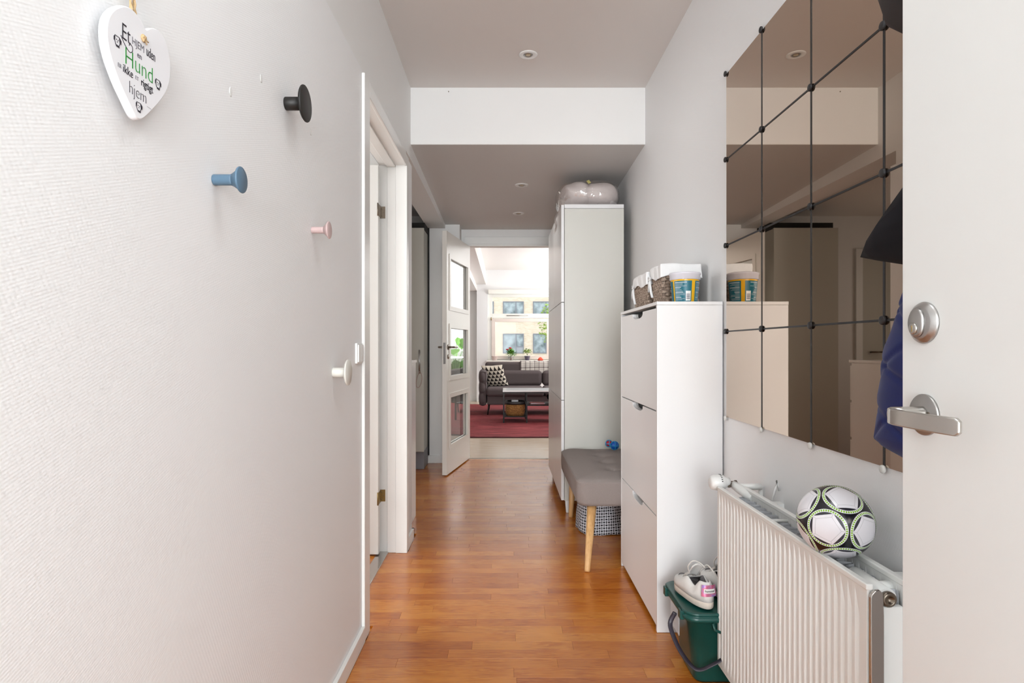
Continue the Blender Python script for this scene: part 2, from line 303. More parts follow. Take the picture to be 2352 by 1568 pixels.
# ---- mesh builder
class MB:
    def __init__(s): s.v = []; s.f = []; s.uv = []; s.sm = []
    def add(s, vs, fs, uvs=None, smooth=False):
        o = len(s.v); s.v += [tuple(v) for v in vs]
        for i, f in enumerate(fs):
            s.f.append([a + o for a in f]); s.sm.append(smooth)
            s.uv.append(uvs[i] if uvs else None)
        return s
    def box(s, x0, x1, y0, y1, z0, z1, mat4=None):
        vs = [Vector((x, y, z)) for z in (z0, z1) for y in (y0, y1) for x in (x0, x1)]
        if mat4: vs = [mat4 @ v for v in vs]
        return s.add(vs, [(0, 2, 3, 1), (4, 5, 7, 6), (0, 1, 5, 4), (2, 6, 7, 3), (0, 4, 6, 2), (1, 3, 7, 5)])
    def hexa(s, pts):   # 8 points bottom loop(4) + top loop(4)
        return s.add(pts, [(3, 2, 1, 0), (4, 5, 6, 7), (0, 1, 5, 4), (1, 2, 6, 5), (2, 3, 7, 6), (3, 0, 4, 7)])
    def tube(s, pts, r, n=8, cap=True, closed=False, flat=1.0):
        pts = [Vector(p) for p in pts]; m = len(pts); rs = r if isinstance(r, (list, tuple)) else [r] * m
        vs = []; up = None
        for i, p in enumerate(pts):
            a = pts[(i - 1) % m] if (closed or i > 0) else p; b = pts[(i + 1) % m] if (closed or i < m - 1) else p
            d = (b - a).normalized()
            if up is None: up = Vector((0, 0, 1)) if abs(d.z) < .9 else Vector((1, 0, 0))
            x = (up - d * up.dot(d)); x = x.normalized() if x.length > 1e-6 else d.orthogonal().normalized()
            up = x; y = d.cross(x)
            for k in range(n):
                an = 2 * PI * k / n; vs.append(p + (x * math.cos(an) + y * math.sin(an) * flat) * rs[i])
        fs = []
        for i in range(m if closed else m - 1):
            for k in range(n):
                j = (i + 1) % m; fs.append((i * n + k, i * n + (k + 1) % n, j * n + (k + 1) % n, j * n + k))
        s.add(vs, fs, smooth=True)
        if cap and not closed:
            o = len(s.v) - len(vs)
            s.f.append([o + k for k in range(n)][::-1]); s.sm.append(False); s.uv.append(None)
            s.f.append([o + (m - 1) * n + k for k in range(n)]); s.sm.append(False); s.uv.append(None)
        return s
    def lathe(s, prof, n=32, mat4=Matrix(), smooth=True, sx=1, sy=1, k=2.0):
        # prof: (r, z) list; k = superellipse exponent
        vs = []
        for r, z in prof:
            for i in range(n):
                a = 2 * PI * i / n; ca, sa = math.cos(a), math.sin(a)
                q = (abs(ca) ** k + abs(sa) ** k) ** (-1 / k)
                vs.append(mat4 @ Vector((r * ca * q * sx, r * sa * q * sy, z)))
        fs = []
        for j in range(len(prof) - 1):
            for i in range(n): fs.append((j * n + i, j * n + (i + 1) % n, (j + 1) * n + (i + 1) % n, (j + 1) * n + i))
        if prof[0][0] > 1e-5: fs.append(tuple(range(n))[::-1])
        if prof[-1][0] > 1e-5: fs.append(tuple((len(prof) - 1) * n + i for i in range(n)))
        return s.add(vs, fs, smooth=smooth)
    def grid(s, fn, nu, nv, smooth=True, uv=True, closed_u=False):
        vs = [fn(i / nu, j / nv) for j in range(nv + 1) for i in range(nu + 1)]
        fs, us = [], []
        for j in range(nv):
            for i in range(nu):
                a = j * (nu + 1) + i; fs.append((a, a + 1, a + nu + 2, a + nu + 1))
                us.append([(i / nu, j / nv), ((i + 1) / nu, j / nv), ((i + 1) / nu, (j + 1) / nv), (i / nu, (j + 1) / nv)])
        return s.add(vs, fs, us if uv else None, smooth)
    def poly(s, pts2, z0, z1, fn):
        n = len(pts2); vs = [fn(x, y, z0) for x, y in pts2] + [fn(x, y, z1) for x, y in pts2]
        return s.add(vs, [tuple(range(n))[::-1], tuple(range(n, 2 * n))] + [(i, (i + 1) % n, n + (i + 1) % n, n + i) for i in range(n)])
    def build(s, name, mat, parent=None, bevel=0, seg=2, origin=None, smooth=None, solid=0, sub=0):
        o_ = Vector(origin) if origin is not None else Vector((0, 0, 0))
        me = bpy.data.meshes.new(name)
        me.from_pydata([Vector(v) - o_ for v in s.v], [], s.f)
        if any(u is not None for u in s.uv):
            ul = me.uv_layers.new(name='UVMap'); li = 0
            for f, u in zip(s.f, s.uv):
                for k in range(len(f)):
                    if u is not None: ul.data[li].uv = u[k]
                    li += 1
        me.polygons.foreach_set('use_smooth', [smooth if smooth is not None else x for x in s.sm])
        bm = bmesh.new(); bm.from_mesh(me)
        bmesh.ops.recalc_face_normals(bm, faces=bm.faces); bm.to_mesh(me); bm.free()
        me.materials.append(M[mat] if isinstance(mat, str) else mat)
        o = bpy.data.objects.new(name, me); COL.objects.link(o); o.location = o_
        if parent is not None:
            o.parent = parent
            wl = Vector((0, 0, 0)); pp = parent
            while pp: wl += pp.location; pp = pp.parent
            o.location = o_ - wl
        if solid:
            md = o.modifiers.new('solid', 'SOLIDIFY'); md.thickness = solid; md.offset = 0
        if sub:
            md = o.modifiers.new('sub', 'SUBSURF'); md.levels = sub; md.render_levels = sub
        if bevel:
            md = o.modifiers.new('bevel', 'BEVEL'); md.width = bevel; md.segments = seg; md.limit_method = 'ANGLE'; md.angle_limit = R(40)
            me.polygons.foreach_set('use_smooth', [True] * len(me.polygons))
            md.harden_normals = True
        return o
def tag(o, label=None, cat=None, group=None, kind=None):
    if label: o['label'] = label
    if cat: o['category'] = cat
    if group: o['group'] = group
    if kind: o['kind'] = kind
    return o
def thing(name, loc, label, cat, group=None, kind=None):
    o = bpy.data.objects.new(name, None); o.empty_display_size = .05; COL.objects.link(o); o.location = loc
    return tag(o, label, cat, group, kind)
def struct(name, mb, mat, parent=None, **k):
    o = mb.build(name, mat, parent, **k)
    if parent is None: o['kind'] = 'structure'
    return o
def box(*a): return MB().box(*a)
def copy_tree(o, loc=None, parent=None):
    c = o.copy(); COL.objects.link(c)
    if parent: c.parent = parent
    if loc is not None: c.location = loc
    for ch in list(o.children): copy_tree(ch, None, c)
    return c
def text(name, s, size, fn, mat, parent, extr=.0002, sx=1.0, bold=0.0, align='CENTER'):
    cu = bpy.data.curves.new('lettering_curve', 'FONT'); cu.body = s; cu.size = size; cu.align_x = align; cu.align_y = 'CENTER'
    cu.offset = bold; cu.extrude = extr; cu.resolution_u = 3
    to = bpy.data.objects.new('lettering_tmp', cu); COL.objects.link(to)
    dg = bpy.context.evaluated_depsgraph_get(); dg.update()
    me = to.evaluated_get(dg).to_mesh()
    mb = MB(); mb.add([fn(v.co.x * sx, v.co.y, v.co.z) for v in me.vertices], [tuple(p.vertices) for p in me.polygons])
    to.to_mesh_clear(); bpy.data.objects.remove(to); bpy.data.curves.remove(cu)
    return mb
Rx90 = Matrix.Rotation(R(90), 4, 'X'); Ry90 = Matrix.Rotation(R(90), 4, 'Y')
def T(x, y, z): return Matrix.Translation((x, y, z))

# ================================================================== SETTING
XL, XL2, XR = -.56, -.594, .882
CEIL = 2.782
BY = 3.765
ENDY = 6.15
def soffZ(y): return 2.425 - (y - BY) * .0264
# floors
struct('floor', box(-2.7, 3.6, -4.0, 12.9, -.2, -.010), 'slab')
fl = bpy.data.objects['floor']
pl_edges = []
y = 1.50; rowi = 0; npl = 0
while y < 6.13:
    y1 = y + .0641
    x0 = -.655 if 2.42 < y < 3.33 else -.545
    if y > 3.62: x0 = -.86
    x = x0; first = True
    while x < XR - .02:
        L = random.uniform(.34, .66)
        if first: L *= random.uniform(.3, 1); first = False
        x1 = min(x + L, XR)
        if XR - x1 < .1: x1 = XR
        g = .0002; dz = random.uniform(-.0001, .0001)
        MB().box(x + g, x1 - g, y + g, y1 - g, -.010, dz).build('plank', 'plank', fl, bevel=.0004, seg=1, origin=((x + x1) / 2, (y + y1) / 2, 0)); npl += 1
        x = x1
    y = y1; rowi += 1
# near floor in front of camera & living floor surface
struct('floor', box(-.56, XR, -.35, 1.5, -.010, 0), 'slab')
struct('floor', box(-.56, XR, -4.0, -.35, -.010, 0), 'concrete')
struct('floor', box(-2.7, -.862, 3.62, 6.12, -.010, 0), 'slab')
struct('floor', box(-2.6, -.657, 1.8, 3.55, -.010, 0), 'slab')
struct('floor', box(-2.7, 3.6, 6.17, 12.8, -.010, 0), M['glare_boards'])
struct('trim_1', box(-.5, .6, 6.13, 6.17, -.010, .004), 'nickel')

# ceiling
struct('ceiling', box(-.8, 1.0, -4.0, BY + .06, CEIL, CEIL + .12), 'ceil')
# lower ceiling slab with the beam front
mb = MB()
mb.hexa([(-.75, BY, 2.425), (1.0, BY, 2.425), (1.0, ENDY + .1, soffZ(ENDY + .1)), (-.75, ENDY + .1, soffZ(ENDY + .1)),
         (-.75, BY, 2.9), (1.0, BY, 2.9), (1.0, ENDY + .1, 2.9), (-.75, ENDY + .1, 2.9)])
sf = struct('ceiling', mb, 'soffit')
bf = struct('wall_beam', box(-.72, .98, BY - .012, BY, 2.425, CEIL), 'paint')
MB().lathe([(0, 0), (.0035, 0), (.003, .004), (0, .005)], 10, T(-.355, BY - .012, 2.757) @ Rx90).build('screw_head', 'nickel', bf)

# left wall
wl = struct('wall_left', box(-.70, XL, -4.0, 2.40, 0, 2.234), 'wallpaper')
struct('wall_left', box(-.70, XL, 2.40, 3.35, 2.20, 2.234), 'wallpaper')
struct('wall_left', box(-.70, XL, 3.35, 3.58, 0, 2.234), 'wallpaper')
struct('wall_left', box(-.75, XL2, -4.0, 3.58, 2.234, CEIL + .05), 'paint')
struct('wall_left', box(-.768, XL2, 3.58, ENDY, 2.33, CEIL + .05), 'paint')
for (px, py) in ((600, 180), (530, 211), (714, 303), (845, 602)):
    yy = .5595 * F / (VX - px)
    MB().lathe([(0, .0007), (.006, .0005), (.008, 0)], 12, T(XL + .0003, yy, E + (VY - py) * yy / F) @ Ry90, sx=1.3, sy=.8).build('filler_patch', 'trim', wl)
# right wall
struct('wall_right', box(XR, XR + .12, -4.0, ENDY + .1, 0, CEIL + .05), 'wallpaper')
# end wall
ew = struct('wall_back', box(-.45, -.40, ENDY, ENDY + .1, 0, 2.6), 'paint')
struct('wall_back', box(-.766, -.4505, 5.93, ENDY + .095, 0, 2.59), 'paint')
struct('wall_back', box(-.40, .55, ENDY, ENDY + .1, 2.19, 2.6), 'paint')
struct('wall_back', box(.55, 1.0, ENDY, ENDY + .1, 0, 2.6), 'paint')
struct('trim_2', box(-.42, .58, ENDY - .015, ENDY, 2.21, 2.285), 'trim', bevel=.003)
struct('trim_2', box(-.42, .58, ENDY - .022, ENDY - .0, 2.188, 2.21), 'trim', bevel=.003)
struct('trim_2', box(.53, .60, ENDY - .015, ENDY, 0, 2.285), 'trim', bevel=.003)
struct('baseboard_back', box(-.78, -.46, 5.915, 5.93, 0, .075), 'trim', bevel=.002)
# baseboards
struct('baseboard_left', box(XL, XL + .0155, -4.0, 2.327, 0, .062), 'trim', bevel=.003)
mb = MB(); mb.box(XL, XL + .013, 3.39, 3.593, 0, .062); mb.box(-.70, XL + .013, 3.58, 3.593, 0, .062)
struct('baseboard_left', mb, 'trim')
struct('baseboard_right', box(XR - .012, XR, 1.0, 6.14, 0, .06), 'trim', bevel=.003)
struct('wall_landing', box(-.8, 1.0, -4.1, -4.0, 0, CEIL + .1), 'paint')

# door frame on the left wall
cx = -.547
fr = thing('trim_3', (XL, 2.9, 0), None, None, kind='structure')
def fpart(n, *b): return MB().box(*b).build(n, 'trim', fr, bevel=.003)
fpart('casing', XL, cx, 2.327, 2.417, 0, 2.222)
fpart('casing', XL, cx, 2.417, 3.33, 2.161, 2.222)
fpart('casing', XL, cx, 3.33, 3.39, 0, 2.222)
fpart('jamb', -.70, XL + .004, 2.40, 2.423, 0, 2.17)
fpart('jamb', -.612, XL + .004, 3.33, 3.352, 0, 2.17)
fpart('jamb', -.66, -.612, 3.337, 3.352, 0, 2.17)
fpart('jamb', -.76, -.66, 3.349, 3.362, 0, 2.17)
fpart('jamb', -.70, XL + .004, 2.423, 3.33, 2.165, 2.20)
fpart('jamb', -.66, -.612, 2.423, 3.33, 2.155, 2.166)
MB().box(-.712, -.652, 2.40, 3.345, -.003, .006).build('threshold', 'chrome', fr, bevel=.002)

# door_2: leaf standing open into the side room
d2 = thing('door_1', (-.70, 3.29, 0), None, None, kind='structure')
MB().box(-1.55, -.696, 3.275, 3.315, .012, 2.15).build('door_leaf', 'door', d2, bevel=.002)
for zc in (1.905, .318):
    h = MB(); h.box(-.700, -.672, 3.345, 3.349, zc - .033, zc + .033); h.box(-.699, -.6945, 3.27, 3.349, zc - .033, zc + .033)
    h.tube([(-.697, 3.268, zc - .035), (-.697, 3.268, zc + .035)], .004)
    ho = h.build('hinge', 'nickel' if zc > 1 else 'brass', d2)
    for dx, dz in ((-.692, .02), (-.680, 0), (-.692, -.02)):
        MB().lathe([(0, .0015), (.0028, .001), (.003, 0)], 8, T(dx, 3.345, zc + dz) @ Rx90).build('screw_head', 'nickel', ho)
# side room shell
struct('wall_side_room', box(-2.7, -.70, 3.58, 3.60, 0, 2.8), 'paint')
struct('wall_side_room', box(-2.7, -2.6, 1.7, 3.60, 0, 2.8), 'paint')
struct('wall_side_room', box(-2.7, -.70, 1.7, 1.8, 0, 2.8), 'paint')
struct('ceiling', box(-2.7, -.75, 1.7, 3.6, 2.5, 2.6), 'ceil')

# kitchen shell
struct('wall_kitchen', box(-2.8, -2.7, 3.6, 6.3, 0, 2.8), 'paint')
struct('wall_kitchen', box(-2.8, -.768, 6.15, 6.25, 0, 2.8), 'paint')
struct('ceiling', box(-2.8, -.768, 3.58, 6.25, 2.5, 2.6), 'ceil')
kd = thing('door_2', (-2.3, 6.15, 0), None, None, kind='structure')
MB().box(-2.62, -1.92, 6.125, 6.15, 0, 2.08).build('door_leaf', 'kitchen_front', kd, bevel=.003)
for b in ((-2.69, -2.62, 6.12, 6.15, 0, 2.16), (-1.92, -1.85, 6.12, 6.15, 0, 2.16), (-2.62, -1.92, 6.12, 6.15, 2.08, 2.16)):
    MB().box(*b).build('casing', 'trim', kd, bevel=.003)
MB().tube([(-2.0, 6.125, 1.1), (-2.0, 6.08, 1.1), (-2.11, 6.08, 1.1)], .009).build('door_handle', 'nickel', kd)

# kitchen tall cabinet
kc = thing('tall_cabinet', (-1.06, 5.85, 0), 'tall greige kitchen cabinet with a long bar handle and a string loop', 'cabinet')
MB().box(-1.36, -.766, 5.595, 6.13, .17, 2.262).build('body', 'kitchen_front', kc, bevel=.002)
dk = MB().box(-1.36, -.758, 5.57, 5.592, .172, 2.264).build('door', 'kitchen_front', kc, bevel=.002)
MB().box(-1.36, -.763, 5.62, 6.13, .002, .17).build('plinth', 'plinth', kc)
MB().box(-1.36, -.763, 5.66, 6.13, 2.264, 2.33).build('top_gap_shade', 'dark', kc)  # dark block standing in for the shaded gap above the cabinet
MB().box(-.7665, -.752, 5.905, 5.93, .08, 2.33).build('side_gap_shade', 'dark', kc)  # dark strip standing in for the shaded void next to the wall
hp = MB(); hx = (963.5 - VX) * 5.54 / F
hp.tube([(hx, 5.535, .905), (hx, 5.535, 1.125)], .008, 12)
hp.tube([(hx, 5.57, .925), (hx, 5.535, .925)], .006); hp.tube([(hx, 5.57, 1.105), (hx, 5.535, 1.105)], .006)
hh = hp.build('bar_handle', 'steel_b', dk)
sp = [(hx + .012 * math.sin(a * 1.3) + .018 * math.sin(a) - .004, 5.525, .925 - .075 * (1 - math.cos(a))) for a in [2 * PI * i / 24 for i in range(25)]]
tag(MB().tube(sp, .003, 6).build('string_loop', 'string', None), 'thin pinkish string loop hanging on the bar handle of the kitchen cabinet', 'string')

# white chest of drawers in the kitchen opening
ch = thing('chest_of_drawers', (-.86, 3.9, 0), 'white chest of drawers just inside the kitchen opening', 'dresser')
MB().box(-1.10, -.608, 3.62, 4.065, 0, 1.045).build('body', 'lacquer', ch, bevel=.002)
MB().box(-1.11, -.604, 3.61, 4.09, 1.045, 1.063).build('top', 'lacquer', ch, bevel=.002)
for k in range(4):
    MB().box(-1.09, -.612, 4.067, 4.088, .03 + .253 * k, .03 + .253 * k + .236).build('drawer', 'lacquer', ch, bevel=.002)
fig = MB(); fig.lathe([(0, 0), (.028, 0), (.03, .01), (.012, .02), (.01, .05), (.03, .065), (.036, .09), (.02, .115), (0, .12)], 16, T(-.75, 3.74, 1.064)); fig.tube([(-.75, 3.74, 1.15), (-.71, 3.74, 1.19), (-.70, 3.74, 1.22)], .008)
tag(fig.build('figurine', 'nickel', None), 'small dark figurine on top of the white chest of drawers', 'ornament')

# ---------------------------------------------------------------- glazed door to the living room
A = Vector((-.518, 5.30, 0)); B = Vector((-.359, 6.15, 0)); LL = (B - A).length
du = (B - A).normalized(); dn = Vector((du.y, -du.x, 0))        # visible face normal (towards +X)
LM = Matrix(((du.x, -dn.x, 0, A.x), (du.y, -dn.y, 0, A.y), (0, 0, 1, 0), (0, 0, 0, 1)))  # u along leaf, w into thickness
d3 = thing('door_3', (A.x, A.y, 0), None, None, kind='structure')
u0, u1 = .12 * LL, .88 * LL
rows = [(.255, .705), (.875, 1.335), (1.51, 1.965)]
mb = MB(); TH = .042
mb.box(0, u0, 0, TH, .012, 2.185, LM); mb.box(u1, LL - .012, 0, TH, .012, 2.185, LM)
zz = [.012] + [q for r in rows for q in r] + [2.185]
for i in range(0, len(zz), 2): mb.box(u0, u1, 0, TH, zz[i], zz[i + 1], LM)
mb.build('door_leaf', 'leaf', d3)
for z0, z1 in rows:
    m2 = MB(); b = .028
    for wa, wb in ((-.007, .012), (TH - .012, TH + .007)):
        m2.box(u0 - b, u0 + .012, wa, wb, z0 - b, z1 + b, LM); m2.box(u1 - .012, u1 + b, wa, wb, z0 - b, z1 + b, LM)
        m2.box(u0 + .012, u1 - .012, wa, wb, z0 - b, z0 + .012, LM); m2.box(u0 + .012, u1 - .012, wa, wb, z1 - .012, z1 + b, LM)
    m2.build('glazing_bead', 'leaf', d3)
    MB().box(u0, u1, TH / 2 - .002, TH / 2 + .002, z0, z1, LM).build('pane', 'door_glass', d3)
hm = MB()
for sg, w0 in ((-1, 0), (1, TH)):
    pts = [LM @ Vector((.045, w0, 1.15)), LM @ Vector((.045, w0 + sg * .045, 1.15)), LM @ Vector((.06, w0 + sg * .05, 1.15)), LM @ Vector((.17, w0 + sg * .05, 1.15))]
    hm.tube(pts, .009, 10)
    for zc, rr_ in ((1.15, .025), (1.065, .022)):
        hm.lathe([(0, .006), (rr_ * .9, .006), (rr_, .003), (rr_, 0)], 20, LM @ T(.045, w0, zc) @ (Rx90 if sg < 0 else Matrix.Rotation(R(-90), 4, 'X')))
hm.build('lever_handle', 'nickel', d3)
MB().box(-.0015, 0, .010, .032, 1.00, 1.19, LM).build('latch_plate', 'steel_b', d3, bevel=.001)

# ---------------------------------------------------------------- living room shell
LY = 12.6
struct('ceiling', box(-2.8, 3.7, ENDY + .1, LY + .3, 2.778, 2.9), 'ceil')
struct('trim_4', box(-.598, -.405, ENDY + .1, LY, 2.474, 2.78), 'ceil')
struct('trim_5', box(-2.6, -.598, ENDY + .1, LY + .2, 2.346, 2.78), 'ceil')
struct('wall_living_left', box(-2.8, -2.7, ENDY + .1, LY + .3, 0, 2.9), 'paint')
struct('wall_living_right', box(3.6, 3.7, ENDY + .1, LY + .3, 0, 2.9), 'paint')
struct('wall_living_near', box(-2.8, -.45, ENDY + .1, ENDY + .18, 0, 2.9), 'paint')
struct('wall_living_near', box(.55, 3.7, ENDY + .1, ENDY + .18, 0, 2.9), 'paint')
WX0, WX1, WZ0, WZ1 = -.368, 2.43, .875, 2.272
struct('wall_front', box(-2.8, -.598, LY + .14, LY + .3, 0, 2.9), 'paint')
struct('wall_front', box(-.598, WX0, LY, LY + .3, 0, 2.9), 'wallpaper')
struct('wall_front', box(WX0, WX1, LY, LY + .3, 0, WZ0 - .03), 'wallpaper')
struct('wall_front', box(WX0, WX1, LY, LY + .3, WZ1, 2.9), 'wallpaper')
struct('wall_front', box(WX1, 3.6, LY, LY + .3, 0, 2.9), 'wallpaper')
struct('trim_6', box(WX0 + .01, WX1, LY - .07, LY, 2.268, 2.362), 'win_frame', bevel=.01)      # blind box
struct('trim_7', box(WX0 - .03, WX1 + .03, LY - .13, LY + .12, .845, .872), 'win_frame', bevel=.006)   # sill
struct('baseboard_front', box(-.598, 3.6, LY - .014, LY, 0, .09), 'trim', bevel=.003)
struct('baseboard_front', box(-2.7, -.598, LY + .126, LY + .14, 0, .09), 'trim', bevel=.003)
def window(n, x0, x1):
    wn_ = thing(n, ((x0 + x1) / 2, LY + .15, WZ0), None, None, kind='structure')
    f = MB(); ya, yb = LY + .07, LY + .17
    f.box(x0, x0 + .10, ya, yb, WZ0, WZ1); f.box(x1 - .07, x1, ya, yb, WZ0, WZ1)
    f.box(x0 + .1, x1 - .07, ya, yb, WZ1 - .062, WZ1); f.box(x0 + .1, x1 - .07, ya, yb, 1.765, 1.862); f.box(x0 + .1, x1 - .07, ya, yb, WZ0, .90)
    f.build('window_frame', 'win_frame', wn_, bevel=.004)
    s = MB(); s0, s1 = x0 + .085, x1 - .06; yc, yd = LY + .03, LY + .085
    s.box(s0, s0 + .075, yc, yd, .895, 1.755); s.box(s1 - .075, s1, yc, yd, .895, 1.755); s.box(s0 + .075, s1 - .075, yc, yd, .895, .966); s.box(s0 + .075, s1 - .075, yc, yd, 1.685, 1.755)
    so = s.build('sash', pm('shaded_sash_paint', (226, 212, 202), .35), wn_, bevel=.004)  # brownish tone is the shade on the sash, put into its colour
    MB().box(s0 + .07, s1 - .07, LY + .055, LY + .06, .96, 1.69).build('pane', 'glass', so)
    MB().box(x0 + .1, x1 - .07, LY + .12, LY + .125, 1.86, 2.212).build('pane', 'glass', wn_)
    b = MB(); b.tube([(x0 + .40, LY + .05, 1.82), (x0 + .86, LY + .05, 1.82)], .009); b.tube([(x0 + .42, LY + .05, 1.82), (x0 + .42, LY + .07, 1.82)], .008); b.tube([(x0 + .84, LY + .05, 1.82), (x0 + .84, LY + .07, 1.82)], .008)
    b.build('stay_bar', 'steel_b', wn_)
    b = MB(); b.tube([(s0 - .01, LY + .03, 1.72), (s0 - .01, LY + .03, 1.78)], .011); b.build('hinge', 'brass', wn_)
window('window_1', WX0, 1.02); window('window_2', 1.04, WX1)

# ---------------------------------------------------------------- outside
struct('ground', box(-60, 60, 13.5, 49.6, -8.2, -8), 'concrete')
FY = 50.0
bd = thing('apartment_building', (1, FY, -8), 'yellow brick apartment building with grey framed windows across the street', 'building')
MB().box(-26, 26, FY, FY + 8, -8, 9.2).build('wall', 'brick', bd)
MB().box(-26.3, 26.3, FY - .3, FY + 8, 9.2, 9.7).build('cornice', 'fframe', bd)
w0 = None
for r_ in range(-2, 2):
    for k in range(-5, 7):
        X0 = -.18 + 2.52 * k; Zt = 4.98 + 2.70 * r_
        if w0 is None:
            f = MB()
            for b in ((0, .07, 1.65), (1.68, 1.75, 1.65), (1.05, 1.13, 1.65)): f.box(b[0], b[1], -.08, .06, -1.65, 0)
            f.box(0, 1.75, -.08, .06, -.07, 0); f.box(0, 1.75, -.08, .06, -1.65, -1.58); f.box(1.13, 1.68, -.08, .06, -1.12, -1.05)
            w0 = f.build('window', 'fframe', bd); w0.location = Vector((X0, FY, Zt)) - bd.location
            MB().box(.07, 1.05, -.03, .0, -1.58, -.07).build('pane', 'fwin', w0); MB().box(1.13, 1.68, -.03, .0, -1.05, -.07).build('pane', 'fwin', w0)
            MB().box(1.13, 1.68, -.05, .0, -1.58, -1.12).build('spandrel', pm('grey_spandrel', (150, 152, 158), .6), w0)
            for c_ in w0.children: c_.location = (0, 0, 0)
        else:
            copy_tree(w0, Vector((X0, FY, Zt)) - bd.location, bd)
# street tree
tr_ = thing('street_tree', (5.0, 44, -8), 'green leafy street tree outside the living room window', 'tree')
mb = MB(); mb.tube([(5, 44, -8), (5.05, 44, -3), (4.8, 44, .5), (4.6, 44, 2.5)], [.22, .18, .12, .05], 10)
for i in range(7):
    a = i * 2.4; mb.tube([(4.9, 44, -1 + i * .5), (4.9 + 1.3 * math.cos(a), 44 + 1.2 * math.sin(a), 1.5 + i * .4)], [.07, .02], 6)
mb.build('trunk', 'soil', tr_)
mb = MB(); rg = random.Random(3)
for i in range(2600):
    while True:
        p = Vector((rg.uniform(-1, 1), rg.uniform(-1, 1), rg.uniform(-1, 1)))
        if p.length < 1: break
    c_ = Vector((4.65, 44, 2.9)) + Vector((p.x * 2.3, p.y * 2, p.z * 2.1)); q = Matrix.Rotation(rg.uniform(0, 6.3), 3, 'Z') @ Matrix.Rotation(rg.uniform(-1, 1), 3, 'X')
    mb.add([c_ + q @ Vector(v) for v in ((-.12, 0, 0), (0, -.06, 0), (.12, 0, 0), (0, .06, .02))], [(0, 1, 2, 3)])
tag(mb.build('foliage', 'green2', tr_), kind='stuff')

# ================================================================== LIVING ROOM THINGS
rug = tag(box(-1.6, 3.2, 7.58, 11.9, .002, .014).build('rug', 'rug', None), 'large mottled red rug under the sofa and coffee table', 'rug')
tag(box(-1.6, 3.2, 7.555, 7.582, .002, .012).build('binding', 'rug_edge', rug))
# sofa
so = thing('sofa', (.6, 10.4, 0.014), 'charcoal grey fabric sofa with puffy arms and thin metal legs', 'sofa')
def rb(n, x0, x1, y0, y1, z0, z1, r, mat='sofa', parent=so, seg=5):
    return MB().box(x0, x1, y0, y1, z0, z1).build(n, mat, parent, bevel=r, seg=seg)
rb('base_frame', -.30, 1.62, 9.92, 10.85, .19, .34, .02)
for i, (a, b) in enumerate(((-.315, .655), (.66, 1.63))):
    rb('seat_cushion', a, b, 9.88, 10.62, .33, .475, .05)
    rb('back_cushion', a + .0, b, 10.52, 10.80, .465, .74, .07)
    rb('headrest', a + (.01 if i else -.04), b + (.04 if i else 0), 10.60, 10.86, .70, .885, .05)
for sx, xa in ((-1, -.315), (1, 1.63)):
    m_ = MB()
    for zc in (.285, .465, .645):
        def puff(u, v, zc=zc, sx=sx, xa=xa):
            a = 2 * PI * u; b = -PI / 2 + PI * v
            cx_ = xa + sx * .060; rx = .072; ry = .50; rz = .125
            q = lambda t, e: math.copysign(abs(t) ** e, t)
            return Vector((cx_ + rx * q(math.cos(a), .7) * math.cos(b) ** .6 if math.cos(b) > 1e-6 else cx_, 10.40 + ry * q(math.sin(a), .35) * max(math.cos(b), 0) ** .25, zc + rz * q(math.sin(b), .8)))
        m_.grid(puff, 28, 12, uv=False)
    m_.box(xa + (-.115 if sx < 0 else 0), xa + (0 if sx < 0 else .115), 9.93, 10.85, .19, .74)
    m_.build('arm', 'sofa', so)
for x_ in (-.27, 1.58):
    for y_ in (9.95, 10.72):
        MB().tube([(x_, y_, .19), (x_ - .02, y_, .02)], [.014, .009], 10).build('leg', 'blackmetal', so)
# cushion
def cushion(u, v):
    a, b = 2 * u - 1, 2 * v - 1; th = .09 * max(0, (1 - a ** 4)) ** .6 * max(0, (1 - b ** 4)) ** .6
    return a, b, th
cm = MB(); shr = Matrix.Identity(4); shr[0][2] = -.24
q = T(-.175, 10.33, .655) @ shr @ Matrix.Rotation(R(-3), 4, 'Y') @ Matrix.Rotation(R(22), 4, 'X')
for sg in (-1, 1):
    def fc(u, v, sg=sg):
        a, b, th = cushion(u, v); k = 1 + .08 * abs(a * b)
        return q @ Vector((a * .172 * k, -sg * th * -1, b * .185 * k))
    cm.grid(fc, 24, 24)
tag(cm.build('cushion', 'tri', None), 'square cushion with black and cream triangle print on the sofa', 'cushion')
# blanket
bm_ = MB()
def bl(u, v):
    x = .275 + .72 * u; s = v * .56
    w_ = .006 * math.sin(x * 26) + .004 * math.sin(x * 61)
    if s < .23: y_, z_ = 10.590 + w_ * .5, .665 + s
    elif s < .42: y_, z_ = 10.592 + (s - .23), .895 + .008 * math.sin((s - .23) / .19 * PI) + w_ * .4
    else: y_, z_ = 10.870, .895 - (s - .42)
    z_ += (1 - min(1, s / .23)) * (.02 * math.sin(u * 2.4) - .01)
    return Vector((x, y_, z_))
bm_.grid(bl, 50, 36)
tag(bm_.build('throw_blanket', 'plaid', None, solid=.008), 'grey and white plaid wool throw over the sofa back', 'blanket')
